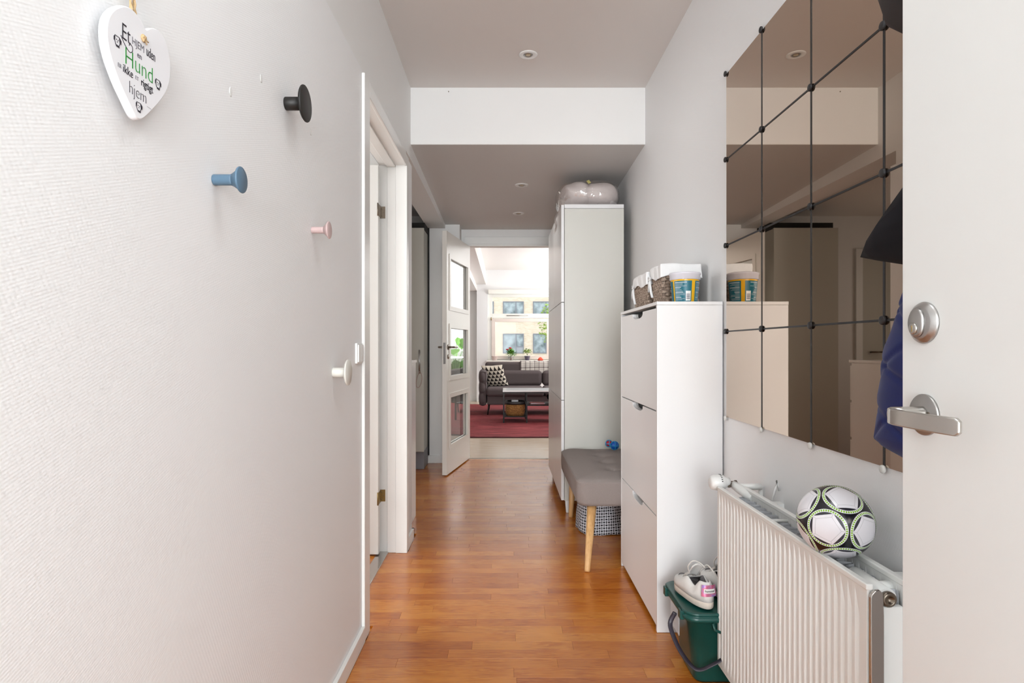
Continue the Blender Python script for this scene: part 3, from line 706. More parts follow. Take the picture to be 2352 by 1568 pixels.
# coffee table
ct = thing('coffee_table', (.5, 9.2, .014), 'black metal coffee table with white glass top and low shelves', 'table')
MB().box(-.035, 1.15, 8.94, 9.52, .478, .50).build('table_top', 'white_glass', ct, bevel=.003)
mb = MB()
for x_ in (-.02, .325, 1.13):
    for y_ in (8.955, 9.505): MB().box(x_ - .011, x_ + .011, y_ - .011, y_ + .011, .015, .478).build('leg', 'blackmetal', ct)
mb.box(-.02, 1.13, 8.945, 8.965, .462, .478); mb.box(-.02, 1.13, 9.495, 9.515, .462, .478)
for x_ in (-.02, .325, 1.13): mb.box(x_ - .01, x_ + .01, 8.955, 9.505, .462, .478)
mb.build('top_frame', 'blackmetal', ct)
MB().box(-.03, .335, 8.95, 9.51, .095, .112).build('shelf', 'blackmetal', ct, bevel=.002)
MB().box(.315, 1.14, 8.95, 9.51, .268, .285).build('shelf', 'blackmetal', ct, bevel=.002)
bk = thing('seagrass_basket', (.15, 9.2, .112), 'brown woven seagrass basket with black rim on the low table shelf', 'basket')
MB().lathe([(.13, .113), (.145, .14), (.152, .2), (.15, .27), (.148, .285), (.14, .285), (.14, .13), (0, .125)], 36, T(.155, 9.16, 0), sx=1.0, sy=1.15, k=3.2).build('basket_body', 'seagrass', bk)
MB().lathe([(.152, .282), (.158, .295), (.156, .325), (.150, .33), (.142, .325), (.142, .284)], 36, T(.155, 9.16, 0), sx=1.0, sy=1.15, k=3.2).build('rim', 'black_plastic', bk)
MB().box(.10, .20, 9.02, 9.26, .13, .345).build('paper_bundle', 'paper', bk)
for i, (a, c_) in enumerate(((0, 'mag'), (4, 'paper'), (-5, 'mag'))):
    tag(MB().box(-.11, .11, -.08, .08, 0, .008, T(.49, 9.12, .2855 + .0085 * i) @ Matrix.Rotation(R(a * 2), 4, 'Z')).build('magazine', c_, None),
        ['lowest magazine on the coffee table shelf', 'white middle magazine of the stack on the coffee table shelf', 'topmost magazine of the stack on the coffee table shelf'][i], 'magazine', 'magazines on the table shelf')
bo = MB()
def bfn(u, v):
    a = 2 * PI * u; b = PI * v; r_ = .17 * (1 + .12 * math.sin(3 * a + 1) * math.sin(b) + .08 * math.sin(5 * a))
    return Vector((.84 + r_ * 1.1 * math.sin(b) * math.cos(a), 9.23 + r_ * math.sin(b) * math.sin(a), .377 - r_ * .52 * math.cos(b)))
bo.grid(bfn, 32, 16, uv=False)
tag(bo.build('black_bag', 'blackcloth', None), 'slumped black bag on the upper table shelf beside the magazines', 'bag')
# window sill pots
def leafcluster(cx_, cy_, cz, rx, rz, n, s, mat, parent, name, seed, stems=6):
    rg = random.Random(seed); m_ = MB()
    for i in range(n):
        a = rg.uniform(0, 2 * PI); b = rg.uniform(-.6, 1.4); r_ = rg.uniform(.3, 1)
        c_ = Vector((cx_ + rx * r_ * math.cos(a) * math.cos(b), cy_ + rx * r_ * math.sin(a) * math.cos(b), cz + rz * r_ * math.sin(b)))
        q_ = Matrix.Rotation(a, 3, 'Z') @ Matrix.Rotation(rg.uniform(-.8, .5), 3, 'Y')
        m_.add([c_ + q_ @ Vector(v) * s for v in ((0, 0, 0), (.35, -.3, .05), (.8, -.18, .0), (1, 0, -.08), (.8, .18, 0), (.35, .3, .05))], [(0, 1, 2, 3, 4, 5)])
    for i in range(stems):
        a = i * 2 * PI / stems
        m_.tube([(cx_, cy_, cz - rz * .9), (cx_ + .5 * rx * math.cos(a), cy_ + .5 * rx * math.sin(a), cz + .3 * rz)], .003, 5)
    return m_.build(name, mat, parent)
def potted(px, ypot_top, wtop, mat, label, plant, zs=.8725):
    yy = 12.52; x_ = (px - VX) * yy / F; k = yy / F; r_ = wtop * k / 2; zt = E - (ypot_top - VY) * k
    root = thing('plant_pot', (x_, yy, zs), label, 'plant')
    MB().lathe([(r_ * .7, zs), (r_ * .76, zs + .01), (r_, zt - .012), (r_ * 1.05, zt - .01), (r_ * 1.05, zt), (r_ * .93, zt), (r_ * .9, zt - .015), (0, zt - .018)], 24, T(x_, yy, 0)).build('pot', mat, root)
    return root, x_, yy, zt, k
r1, x_, yy, zt, k = potted(1136, 817, 14, 'pot_pink', 'empty pale pink pot at the left end of the window sill', None, .8725)
r2, x_, yy, zt, k = potted(1173.5, 819, 13, 'pot_silver', 'silver pot with red flowers on the window sill', None)
leafcluster(x_, yy, zt + .075, .095, .085, 190, .055, 'green', r2, 'leaves', 1)
for dx, dz in ((-.075, .135), (-.015, .165)):
    MB().lathe([(0, 0), (.022, .004), (.032, .018), (.024, .03), (0, .034)], 12, T(x_ + dx, yy - .03, zt + dz)).build('flower', 'red', r2)
r3, x_, yy, zt, k = potted(1211, 817, 13, 'pot_purple', 'grey violet pot with a bushy light green plant on the sill', None)
leafcluster(x_, yy, zt + .08, .085, .075, 130, .045, 'green2', r3, 'leaves', 2)
x_ = (1241 - VX) * 12.5 / F
tag(MB().lathe([(0, .873), (.05, .873), (.055, .89), (.03, .925), (.012, .94), (0, .945)], 14, T(x_, 12.48, 0), sx=1.1).build('red_ornament', 'orange', None), 'small orange red ornament on the window sill beside the violet pot', 'ornament')
# big plant near the right window (reflects in the glazed door)
bp = thing('potted_plant', (2.9, 12.0, 0), 'large leafy plant in a grey pot standing past the sofa by the window', 'plant')
MB().lathe([(.13, .001), (.17, .3), (.18, .36), (.165, .36), (.16, .33), (0, .33)], 24, T(2.75, 12.2, 0)).build('pot', 'pot_purple', bp)
m_ = MB(); rg = random.Random(9)
for i in range(16):
    a = rg.uniform(0, 2 * PI); hgt = rg.uniform(.8, 1.5); r_ = rg.uniform(.15, .45)
    tip = Vector((2.75 + r_ * math.cos(a), 12.2 + .4 * r_ * math.sin(a), hgt)); m_.tube([(2.75, 12.2, .33), (2.75 + .3 * r_ * math.cos(a), 12.2 + .3 * r_ * math.sin(a), hgt * .7), tip], .006, 5)
    q_ = Matrix.Rotation(a, 3, 'Z') @ Matrix.Rotation(rg.uniform(.2, 1), 3, 'Y')
    m_.add([tip + q_ @ Vector(v) * .32 for v in ((0, 0, 0), (.25, -.35, .03), (.6, -.35, 0), (1, 0, -.1), (.6, .35, 0), (.25, .35, .03))], [(0, 1, 2, 3, 4, 5)])
m_.build('leaves', 'green', bp)

# ================================================================== HALL THINGS
# downlights
def downlight(X, Y, Z, label, tilt=0):
    r = thing('ceiling_light', (X, Y, Z), label, 'ceiling light', 'recessed ceiling spotlights')
    q_ = T(X, Y, Z) @ Matrix.Rotation(tilt, 4, 'X')
    MB().lathe([(.026, -.001), (.028, -.004), (.045, -.005), (.052, -.002), (.052, 0)], 36, q_ @ T(0, 0, 0)).build('rim', 'plastic', r)
    MB().lathe([(.0265, -.001), (.023, -.0045), (.019, -.003), (.019, -.0005)], 28, q_).build('reflector', 'steel_b', r)
    MB().lathe([(0, -.004), (.012, -.003), (.0185, -.001)], 24, q_).build('bulb', 'emit_lamp', r)
downlight(.129, 3.33, CEIL, 'round recessed ceiling spotlight in the upper ceiling in front of the beam')
downlight(.128, 4.613, soffZ(4.613), 'round recessed ceiling spotlight in the lowered ceiling just behind the beam', -.0264)
downlight(.124, 5.487, soffZ(5.487), 'round recessed ceiling spotlight in the lowered ceiling nearest the living room doorway', -.0264)

# light switch
ls = thing('light_switch', (XL, 2.27, 1.13), 'white double rocker light switch beside the left door frame', 'switch')
MB().box(XL, XL + .009, 2.225, 2.305, 1.088, 1.165).build('switch_plate', 'plastic', ls, bevel=.002)
MB().box(XL + .009, XL + .014, 2.230, 2.263, 1.094, 1.159).build('rocker', 'plastic', ls, bevel=.001)
MB().box(XL + .009, XL + .014, 2.266, 2.300, 1.094, 1.159).build('rocker', 'plastic', ls, bevel=.001)

# coat knobs
def knob(Y, Z, L, R_, rs, mat, flare, label):
    k = thing('coat_hook', (XL, Y, Z), label, 'coat hook')
    q_ = T(XL, Y, Z) @ Ry90
    if flare: prof = [(rs * .95, 0), (rs, .002), (rs, L * .60), (rs * 1.15, L * .68), (R_ * .75, L * .86), (R_ * .97, L * .93), (R_, L * .96), (R_ * .98, L * .985), (R_ * .93, L), (0, L)]
    else: prof = [(rs * .95, 0), (rs, .002), (rs, L - .0085), (R_ * .9, L - .0078), (R_ * .985, L - .005), (R_, L - .003), (R_ * .985, L - .001), (R_ * .95, L), (0, L)]
    cut = next(i for i, p in enumerate(prof) if p[0] > rs * 1.5) - 0
    MB().lathe(prof[:cut] , 32, q_).build('stem', mat, k)
    MB().lathe(prof[cut - 1:], 48, q_).build('disc', mat, k)
knob(1.522, 1.771, .053, .0455, .0165, 'black', False, 'large black round coat knob, highest on the left wall')
knob(1.1468, 1.4714, .055, .0252, .0105, 'blue_knob', True, 'small dusty blue round coat knob on the left wall')
knob(1.728, 1.489, .052, .0252, .0095, 'pink_knob', True, 'small pale pink round coat knob on the left wall')
knob(1.942, 1.0678, .052, .0425, .0156, 'white_knob', False, 'large off-white round coat knob, lowest on the left wall')

# heart sign
HX = XL + .024
hs = thing('heart_sign', (XL + .012, .876, 1.55), 'white ceramic heart sign with Danish lettering hanging from twine', 'wall sign')
def heart(n=72, s=1.0):
    pts = []
    for i in range(n):
        t_ = 2 * PI * i / n
        x_ = math.copysign(abs(math.sin(t_)) ** 2.6, math.sin(t_)) ; y_ = (13 * math.cos(t_) - 5 * math.cos(2 * t_) - 2 * math.cos(3 * t_) - math.cos(4 * t_)) / 17
        pts.append((x_, y_))
    return pts
hpx = [(234, 66), (238, 40), (251, 21), (272, 12), (291, 17), (307, 33), (319, 52), (327, 68), (338, 64), (352, 66), (366, 80), (377, 106), (384, 140), (384, 175), (377, 206), (363, 230), (344, 252), (326, 270), (314, 277), (303, 271), (287, 240), (264, 190), (246, 140), (236, 98)]
def crom(pts, n=4):
    o = []; m = len(pts)
    for i in range(m):
        p0, p1, p2, p3 = [Vector(pts[(i + k) % m]) for k in (-1, 0, 1, 2)]
        for s_ in range(n):
            t_ = s_ / n; o.append(.5 * ((2 * p1) + (-p0 + p2) * t_ + (2 * p0 - 5 * p1 + 4 * p2 - p3) * t_ ** 2 + (-p0 + 3 * p1 - 3 * p2 + p3) * t_ ** 3))
    return o
hp = []
for q_ in crom(hpx):
    Y_ = (HX - .006) * F / (q_[0] - VX); hp.append((Y_, E - (q_[1] - VY) * Y_ / F))
hcy = sum(p[0] for p in hp) / len(hp); hcz = sum(p[1] for p in hp) / len(hp)
def hfn(s, X): return [Vector((X, hcy + (p[0] - hcy) * s, hcz + (p[1] - hcz) * s)) for p in hp]
m_ = MB(); layers = [(.965, HX - .013), (.99, HX - .011), (1.0, HX - .007), (.994, HX - .003), (.982, HX - .001), (.962, HX)]
vs = []
for s_, X in layers: vs += hfn(s_, X)
n_ = len(hp); fs = [(j * n_ + i, j * n_ + (i + 1) % n_, (j + 1) * n_ + (i + 1) % n_, (j + 1) * n_ + i) for j in range(len(layers) - 1) for i in range(n_)]
fs += [tuple(range(n_))[::-1], tuple((len(layers) - 1) * n_ + i for i in range(n_))]
m_.add(vs, fs, smooth=False)
hb = m_.build('heart_plaque', 'ceramic', hs, smooth=False)
hb.data.polygons.foreach_set('use_smooth', [len(p.vertices) < 10 for p in hb.data.polygons])
def onheart(Y, Z, rot=0):
    c_, s_ = math.cos(rot), math.sin(rot)
    return lambda x, y, z: Vector((HX + .0004 + z, Y + x * c_ - y * s_, Z + x * s_ + y * c_))
lt = MB(); lg = MB(); ls_ = MB()
def addt(dst, s, size, Y, Z, sx=1, bold=0, rot=0):
    m = text('t', s, size, onheart(Y, Z, rot), None, None, sx=sx, bold=bold)
    m.build('lettering', 'green_ink' if dst is lg else ('ink' if dst is lt else 'ink_soft'), hs)
addt(lt, 'Et', .033, .843, 1.592, .75, -.0004)
fp_ = [(.832, 1.585), (.838, 1.5785), (.845, 1.5735), (.852, 1.571), (.8575, 1.5745), (.8575, 1.581), (.8525, 1.583), (.850, 1.579)]
fq = []
for i in range(len(fp_) - 1):
    p0, p1, p2, p3 = [Vector(fp_[max(0, min(len(fp_) - 1, i + k))]) for k in (-1, 0, 1, 2)]
    for q2 in range(5):
        t_ = q2 / 5; fq.append(.5 * ((2 * p1) + (-p0 + p2) * t_ + (2 * p0 - 5 * p1 + 4 * p2 - p3) * t_ ** 2 + (-p0 + 3 * p1 - 3 * p2 + p3) * t_ ** 3))
MB().tube([(HX, a_[0], a_[1]) for a_ in fq], .0006, 6).build('flourish', 'ink', hs)
addt(ls_, 'HJEM', .0155, .871, 1.5905, .85, -.0002)
addt(lt, 'uden', .0215, .902, 1.5925, .55, -.0002)
addt(ls_, 'en', .012, .874, 1.5765, 1, 0)
addt(lg, 'Hund', .0355, .874, 1.5605, .88, -.0007)
addt(ls_, 'ER', .0085, .829, 1.541, .9, -.0002)
addt(lt, 'ikke', .0165, .8475, 1.5415, .85, -.0001)
addt(ls_, 'ET', .008, .868, 1.541, .9, -.0002)
addt(lt, 'rigtigt', .0165, .8925, 1.5405, .78, 0)
addt(lt, 'hjem_', .026, .876, 1.5205, .85, -.0007)
def dogicon(Y, Z, s):
    ic = MB(); pts = [(-.5, .55), (.35, .6), (.5, -.1), (.3, -.55), (-.35, -.55), (-.55, -.05)]
    ic.tube([(HX + .0002, Y + a * s, Z + b * s) for a, b in pts], .00055, 5, closed=True)
    for ear in (((-.5, .5), (-.75, .3), (-.72, -.2), (-.5, .1)), ((.4, .55), (.72, .3), (.68, -.2), (.48, 0))):
        ic.poly([(a * s, b * s) for a, b in ear], 0, .0004, onheart(Y, Z))
    for a, b in ((-.2, .12), (.15, .12), (0, -.12)): ic.lathe([(0, .0005), (.07 * s, .0004), (.07 * s, 0)], 8, T(HX, Y + a * s, Z + b * s) @ Ry90)
    ic.poly([(-.3 * s, -.75 * s), (.35 * s, -.75 * s), (.3 * s, -.55 * s), (-.3 * s, -.55 * s)], 0, .0004, onheart(Y, Z))
    ic.build('dog_face_print', 'ink', hs)
dogicon(.8245, 1.573, .011); dogicon(.921, 1.556, .011); dogicon(.873, 1.5015, .0105)
tw = MB()
for dy, dph in ((-.0045, 0), (.0045, 1)):
    p_ = [(XL + .014 - .006 * (z_ - 1.6) / .35, .871 + dy + .010 * (0 if z_ > 1.7 else (1.7 - z_) / .09 * .9) * 1, z_) for z_ in [1.607 + i * .012 for i in range(30)]]
    for st in range(2):
        tw.tube([(x_ + .0013 * math.cos(i * 2.1 + st * PI + dph), y_ + .0013 * math.sin(i * 2.1 + st * PI + dph), z_) for i, (x_, y_, z_) in enumerate(p_)], .0017, 6)
tw.lathe([(0, .004), (.004, .0035), (.006, .001), (.0055, 0)], 12, T(HX, .883, 1.607) @ Ry90)
for a in range(5): tw.tube([(HX + .002, .883, 1.607), (HX + .004, .883 + .007 * math.cos(a * 1.3), 1.604 + .006 * math.sin(a * 1.3))], .001, 5)
tw.build('twine', 'twine', hs)
nl = MB(); nl.tube([(XL - .01, .871, 1.958), (XL + .016, .871, 1.958)], .002, 8)
tag(nl.build('nail', 'steel_b', None), 'small nail in the wall holding the heart sign twine above the frame', 'nail')

# ---------------------------------------------------------------- mirror tiles
MX = .8765
mw = thing('tile_mirror', (MX, 1.55, .87), 'bronze tinted wall mirror of square tiles with black taped joints', 'mirror')
ys = [2.3637 - .3282 * i for i in range(6)]; zs = [.872 + .3402 * i for i in range(5)]
for i in range(5):
    for j in range(4):
        MB().box(MX, XR - .0005, ys[i + 1] + .0012, ys[i] - .0012, zs[j] + .0012, zs[j + 1] - .0012).build('mirror_tile', 'mirror', mw, bevel=.0008, seg=1)
for i in range(1, 5):
    MB().box(MX - .0012, XR - .0006, ys[i] - .0033, ys[i] + .0033, zs[0], zs[4]).build('joint_tape', 'black_plastic', mw)
for j in range(1, 4):
    MB().box(MX - .0013, XR - .0007, ys[5], ys[0], zs[j] - .0028, zs[j] + .0028).build('joint_tape', 'black_plastic', mw)
for i in range(0, 5):
    for j in range(5):
        low = (j == 0)
        r_ = .0105 if not low else .0095
        prof = [(r_, 0), (r_ * 1.05, .003), (r_ * .95, .0055), (r_ * .7, .0068), (0, .007)]
        MB().lathe(prof, 20, T(MX - .0013, ys[i] + (.001 if i == 0 else 0), zs[j] - (.004 if low else 0)) @ Matrix.Rotation(R(-90), 4, 'Y')).build('clip', 'clear_clip' if low else 'black_plastic', mw)

# ---------------------------------------------------------------- front door leaf (open along the right wall)
DX = .62
d1 = thing('door_4', (DX, .93, 0), None, None, kind='structure')
MB().box(DX, DX + .042, -.02, .931, .012, 2.12).build('door_leaf', 'door', d1, bevel=.0015)
def yz(px, py, X): Y = X * F / (px - VX); return Y, E - (py - VY) * Y / F
LYc, LZc = yz(2124, 741, DX); QQ = Matrix.Rotation(R(-90), 4, 'Y')
lk = MB(); lk.lathe([(.0305, 0), (.031, .002), (.0295, .0045), (.0245, .0085), (.0235, .0095), (0, .0095)], 48, T(DX, LYc, LZc) @ QQ)
lo = lk.build('lock_rosette', 'steel_b', d1)
ov = MB(); oq = T(DX - .0095, LYc + .002, LZc) @ QQ
ov.lathe([(.0212, 0), (.0205, .003), (.0180, .0045), (0, .0045)], 40, oq, sx=1.0, sy=.72, k=2.6); ov.build('cylinder_guard', 'steel_b', lo)
kk = MB(); kk.lathe([(.0085, 0), (.0082, .0018), (.0068, .0026), (0, .0026)], 28, T(DX - .014, LYc + .004, LZc - .0085) @ QQ); kk.build('lock_cylinder', 'steel', lo)
kk = MB(); kk.box(DX - .0171, DX - .0165, LYc + .0033, LYc + .0047, LZc - .013, LZc - .004); kk.build('keyhole', 'brass', lo)
HYc, HZc = yz(2125, 952, DX)
rz = MB(); rz.lathe([(.0305, 0), (.0305, .003), (.029, .0045), (0, .0045)], 48, T(DX, HYc, HZc) @ QQ)
ro = rz.build('handle_rosette', 'steel_b', d1)
MB().lathe([(.0035, 0), (.0035, .0006), (0, .0006)], 12, T(DX - .0045, HYc - .013, HZc + .002) @ QQ).build('screw_head', 'nickel', ro)
lv = MB(); lv.lathe([(.0125, 0), (.012, .004), (.0118, .03), (.0115, .045)], 28, T(DX - .0045, HYc, HZc) @ QQ); lv.build('handle_neck', 'steel', ro)
lb = MB(); tops = []
cur = [(.0, .012), (.022, .013), (.036, .004), (.044, -.012), (.047, -.035), (.046, -.065), (.043, -.095), (.040, -.112)]
# flat curved lever blade: X depth from leaf, Y offset
cur = [(.028, .0115), (.040, .0105), (.0485, .004), (.053, -.010), (.0545, -.034), (.0535, -.066), (.0505, -.098), (.0465, -.122), (.0455, -.1285)]
vs = []; fs = []
for i, (d, yo) in enumerate(cur):
    a = cur[max(0, i - 1)]; b = cur[min(len(cur) - 1, i + 1)]; tx, ty = b[0] - a[0], b[1] - a[1]; l_ = math.hypot(tx, ty); nx, ny = -ty / l_, tx / l_
    hh_ = .0118 if i < len(cur) - 1 else .0075; th = .0042 if i < len(cur) - 1 else .0030
    if i == 0: th = .0025
    for (sn, szz) in ((-1, -1), (-1, 1), (1, 1), (1, -1)):
        vs.append(Vector((DX - (d + nx * th * sn), HYc + yo + ny * th * sn, HZc - .002 - .10 * (0 - yo) * .0 + szz * hh_)))
n4 = len(cur)
fs = [(j * 4 + k, j * 4 + (k + 1) % 4, (j + 1) * 4 + (k + 1) % 4, (j + 1) * 4 + k) for j in range(n4 - 1) for k in range(4)] + [(3, 2, 1, 0), tuple((n4 - 1) * 4 + k for k in range(4))]
lb.add(vs, fs); lb.build('lever', 'steel', ro, bevel=.0022, seg=3)

# ---------------------------------------------------------------- clothes behind the door
def garment(name, prof, xc, th, mat, nz=60, quilt=0, n=40):
    # prof: list of (z, ynear, yfar); elliptical section
    def at(z):
        for i in range(len(prof) - 1):
            a, b = prof[i], prof[i + 1]
            if a[0] >= z >= b[0]:
                t_ = (a[0] - z) / (a[0] - b[0]); return a[1] + (b[1] - a[1]) * t_, a[2] + (b[2] - a[2]) * t_
        return prof[-1][1], prof[-1][2]
    z1, z0 = prof[0][0], prof[-1][0]
    def fn(u, v):
        z = z1 + (z0 - z1) * v; ya, yb = at(z); a = 2 * PI * u; e = .75
        q_ = lambda t_: math.copysign(abs(t_) ** e, t_)
        k = th * min(1, 8 * v + .25)
        qd = 0
        if quilt:
            s_ = a * .055
            for f_ in (z + s_ * 1.1, z * .8 - s_ * 1.1):
                d_ = abs((f_ / .10) % 1 - .5) * .10; qd -= .0045 * math.exp(-(d_ / .006) ** 2)
            qd += .003 * math.sin(z * 23 + 2 * math.sin(a)) + .002 * math.sin(z * 55 + a)
        return Vector((xc + (k + qd) * q_(math.cos(a)), (ya + yb) / 2 + ((yb - ya) / 2 + qd) * q_(math.sin(a)), z + .006 * math.sin(3 * a) * v))
    m = MB(); m.grid(fn, n, nz, uv=False); 
    return m
def pf(px, py, X=.765): return yz(px, py, X)
def sil(px, py, ya=.80, xc=.79, th=.05, e=.75):
    r_ = (px - VX) / F; lo, hi = .9, 1.6; q_ = lambda t_: math.copysign(abs(t_) ** e, t_)
    for _ in range(40):
        yb = (lo + hi) / 2; best = min(((xc + th * q_(math.cos(a))) / ((ya + yb) / 2 + (yb - ya) / 2 * q_(math.sin(a))), a) for a in [PI * k / 40 for k in range(41)])
        if best[0] > r_: lo = yb
        else: hi = yb
    ys = (ya + yb) / 2 + (yb - ya) / 2 * q_(math.sin(best[1])); return E - (py - VY) * ys / F, ya, yb
pr = [(1.50, .86, .98)] + [sil(*p) for p in ((2090, 640), (2072, 672), (2060, 700), (2046, 740), (2033, 790), (2025, 850), (2017, 905), (2018, 932), (2018, 945), (2011, 965), (1999, 1002))]
pr.append((pr[-1][0] - .012, .80, pr[-1][2] - .03)); pr.append((pr[-1][0] - .012, .80, pr[-1][2] - .07))
jk = thing('jacket', (.77, 1.0, .95), 'navy blue quilted jacket hanging behind the open front door', 'jacket')
jb = garment('jacket_body', pr, .79, .05, 'navy', 170, 1, 110).build('jacket_body', 'navy', jk)
Zc_, _a, Yc_ = sil(2017, 936)
MB().tube([(.79 + .052 * math.cos(a), (.80 + Yc_) / 2 + ((Yc_ - .80) / 2 + .003) * math.sin(a), Zc_) for a in [2 * PI * i / 40 for i in range(40)]], .008, 8, closed=True, flat=.6).build('cuff_band', 'navy', jk)
pr2 = []
tY, tZ = pf(1980, 589); 
m_ = MB()
up = [pf(2072, 478), pf(2120, 400), pf(2200, 330)]; lw = [pf(2072, 607), pf(2200, 625), pf(2300, 640)]
top_pts = [(tY, tZ)] + [pf(2026, 532)] + up; bot_pts = [(tY, tZ - .002)] + [pf(2026, 600)] + lw
vs = []; 
for (ya, za), (yb, zb), kx in zip(top_pts, bot_pts, (.004, .035, .055, .065, .07)):
    for i in range(16):
        a = 2 * PI * i / 16; vs.append(Vector((.765 + kx * math.cos(a), (ya + yb) / 2 + (ya - yb) / 2 * math.sin(a), (za + zb) / 2 + (za - zb) / 2 * math.sin(a))))
fs = [(j * 16 + i, j * 16 + (i + 1) % 16, (j + 1) * 16 + (i + 1) % 16, (j + 1) * 16 + i) for j in range(4) for i in range(16)] + [tuple(range(16))[::-1], tuple(64 + i for i in range(16))]
m_.add(vs, fs, smooth=True)
tag(m_.build('coat', 'blackcloth', None), 'black coat behind the door with a pointed corner jutting over the mirror', 'coat')
cp = MB(); Yh, Zh = pf(2049, 0); Yl, Zl = pf(2072, 95)
cp.lathe([(0, -.11), (.05, -.10), (.085, -.06), (.10, 0), (.10, .08), (.08, .14), (.03, .17), (0, .175)], 32, T(.762, Yh - .135, Zl + .085), sx=.8, sy=1.28)
tag(cp.build('felt_hat', 'darkfelt', None), 'dark grey felt hat at the top edge behind the open door', 'hat')
hk = thing('coat_rack', (XR, .95, 1.7), 'black wall coat rack hidden mostly behind the open front door', 'coat rack')
MB().box(.862, .8753, .74, 1.02, 1.66, 1.72).build('rack_rail', 'black', hk, bevel=.003)
for y_ in (.80, .88, .96):
    MB().tube([(.868, y_, 1.69), (.80, y_, 1.69), (.785, y_, 1.71)], .008, 8).build('hook', 'blackmetal', hk)

# ---------------------------------------------------------------- radiator
XF, RY0, RY1, RZ0, RZ1 = .72, 1.188, 2.02, .08, .676
rd = thing('radiator', (.77, 1.6, RZ0), 'white ribbed double panel radiator on the right wall', 'radiator')
def panel(x, sgn, name, thick=.012):
    np_ = 31; mg = .014; pitch = (RY1 - RY0 - 2 * mg) / np_; D = .0062; h_ = .066
    za, zb = RZ0 + mg, RZ1 - mg; m = MB()
    def V(y_, z_, d=0): return Vector((x + sgn * d, y_, z_))
    for k in range(np_):
        y0 = RY0 + mg + pitch * k; a = y0 + pitch * .36; b = y0 + pitch * .70; c = y0 + pitch
        at, ab, ct, cb = V(a, zb), V(a, za), V(c, zb), V(c, za); gt, gb_ = V(b, zb - h_, D), V(b, za + h_, D)
        m.add([V(y0, za), ab, at, V(y0, zb)], [(0, 1, 2, 3)])
        m.add([ab, gb_, gt, at], [(0, 1, 2, 3)]); m.add([gb_, cb, ct, gt], [(0, 1, 2, 3)])
        m.add([at, gt, ct], [(0, 1, 2)]); m.add([ab, cb, gb_], [(0, 1, 2)])
    for b_ in ((RY0, RY1, RZ0, za), (RY0, RY1, zb, RZ1), (RY0, RY0 + mg, za, zb), (RY1 - mg, RY1, za, zb)):
        m.add([V(b_[0], b_[2]), V(b_[1], b_[2]), V(b_[1], b_[3]), V(b_[0], b_[3])], [(0, 1, 2, 3)])
    x2 = x + sgn * thick
    xa, xb = min(x, x2), max(x, x2)
    m.box(xa, xb, RY0, RY1, RZ1 - .0005, RZ1 + .0); m.box(xa, xb, RY0, RY1, RZ0 - .002, RZ0)
    m.box(xa, xb, RY0 - .001, RY0, RZ0, RZ1); m.box(xa, xb, RY1, RY1 + .001, RZ0, RZ1)
    m.box(xb - .0015 if sgn > 0 else xa, xb if sgn > 0 else xa + .0015, RY0, RY1, RZ0, RZ1)
    o = m.build(name, 'rad', rd); 
    MB().box(xa - .002, xb + .001, RY0 - .003, RY1 + .003, RZ1 - .010, RZ1 + .003).build('top_rail', 'rad', rd, bevel=.003)
    return o
panel(XF, 1, 'front_panel'); panel(.805, 1, 'rear_panel')
for xa, s_ in ((.733, 1), (.803, -1)):
    m = MB(); N = 40
    pts = [(xa + (s_ * .026 if (i // 2) % 2 else 0), RY0 + .03 + (RY1 - RY0 - .06) * i / (2 * N)) for i in range(2 * N + 1)]
    m.add([Vector((a, b, z_)) for a, b in pts for z_ in (.11, .652)], [(2 * i, 2 * i + 2, 2 * i + 3, 2 * i + 1) for i in range(2 * N)])
    m.build('convector_fins', 'rad_in', rd, solid=.001)
for y_ in (1.70, 1.45): MB().tube([(.732, y_, .655), (.805, y_, .655)], .005, 8).build('spacer_bar', 'rad', rd)
es = MB()
prof = [(.7215, .08), (.7215, .655)] + [(.7215 + .018 * (1 - math.cos(a)), .655 + .016 * math.sin(a)) for a in [PI / 2 * i / 6 for i in range(1, 7)]] + [(.746, .664), (.748, .62), (.748, .08)]
es.poly(prof, 1.176, 1.184, lambda x, z, y_: Vector((x, y_, z))); es.build('end_strip', 'chrome', rd, bevel=.002)
m = MB(); m.tube([(.774, 1.32, .648), (.770, 1.25, .648), (.768, 1.20, .646)], [.017, .018, .019], 20); m.tube([(.768, 1.24, .648), (.81, 1.25, .648)], .014, 16)
m.build('connector', 'rad', rd)
m = MB(); m.lathe([(.0155, 0), (.0155, .008), (.012, .011), (.008, .011), (.0075, .006), (0, .005)], 6 * 4, T(.768, 1.20, .645) @ Rx90); m.build('plug_nut', 'nickel', rd)
MB().box(.757, .80, 1.195, 1.21, .09, .63).build('end_cover', 'rad', rd, bevel=.004)
# thermostat valve
tv = MB(); QX = T(.705, 2.055, .684) @ Ry90
tv.lathe([(0, 0), (.016, .0), (.022, .004), (.0255, .014), (.027, .03), (.0275, .034), (.0275, .040), (.026, .041), (.0265, .046), (.022, .05), (.018, .056), (.016, .068), (0, .068)], 36, QX)
tvo = tv.build('thermostat_head', 'plastic', rd)
mk = MB()
for i in range(9):
    a = R(200 + i * 14); mk.box(.738, .7425, 2.055 + .0272 * math.cos(a) - .001, 2.055 + .0272 * math.cos(a) + .001, .684 - .0272 * math.sin(a) - .0014, .684 - .0272 * math.sin(a) + .0014)
mk.build('scale_marks', 'black_plastic', tvo)
m = MB(); m.lathe([(.013, 0), (.013, .012), (.010, .014), (.010, .024), (.013, .026), (.013, .034), (0, .034)], 6, T(.762, 2.05, .680) @ Ry90, smooth=False); m.build('valve_body', 'nickel', rd)
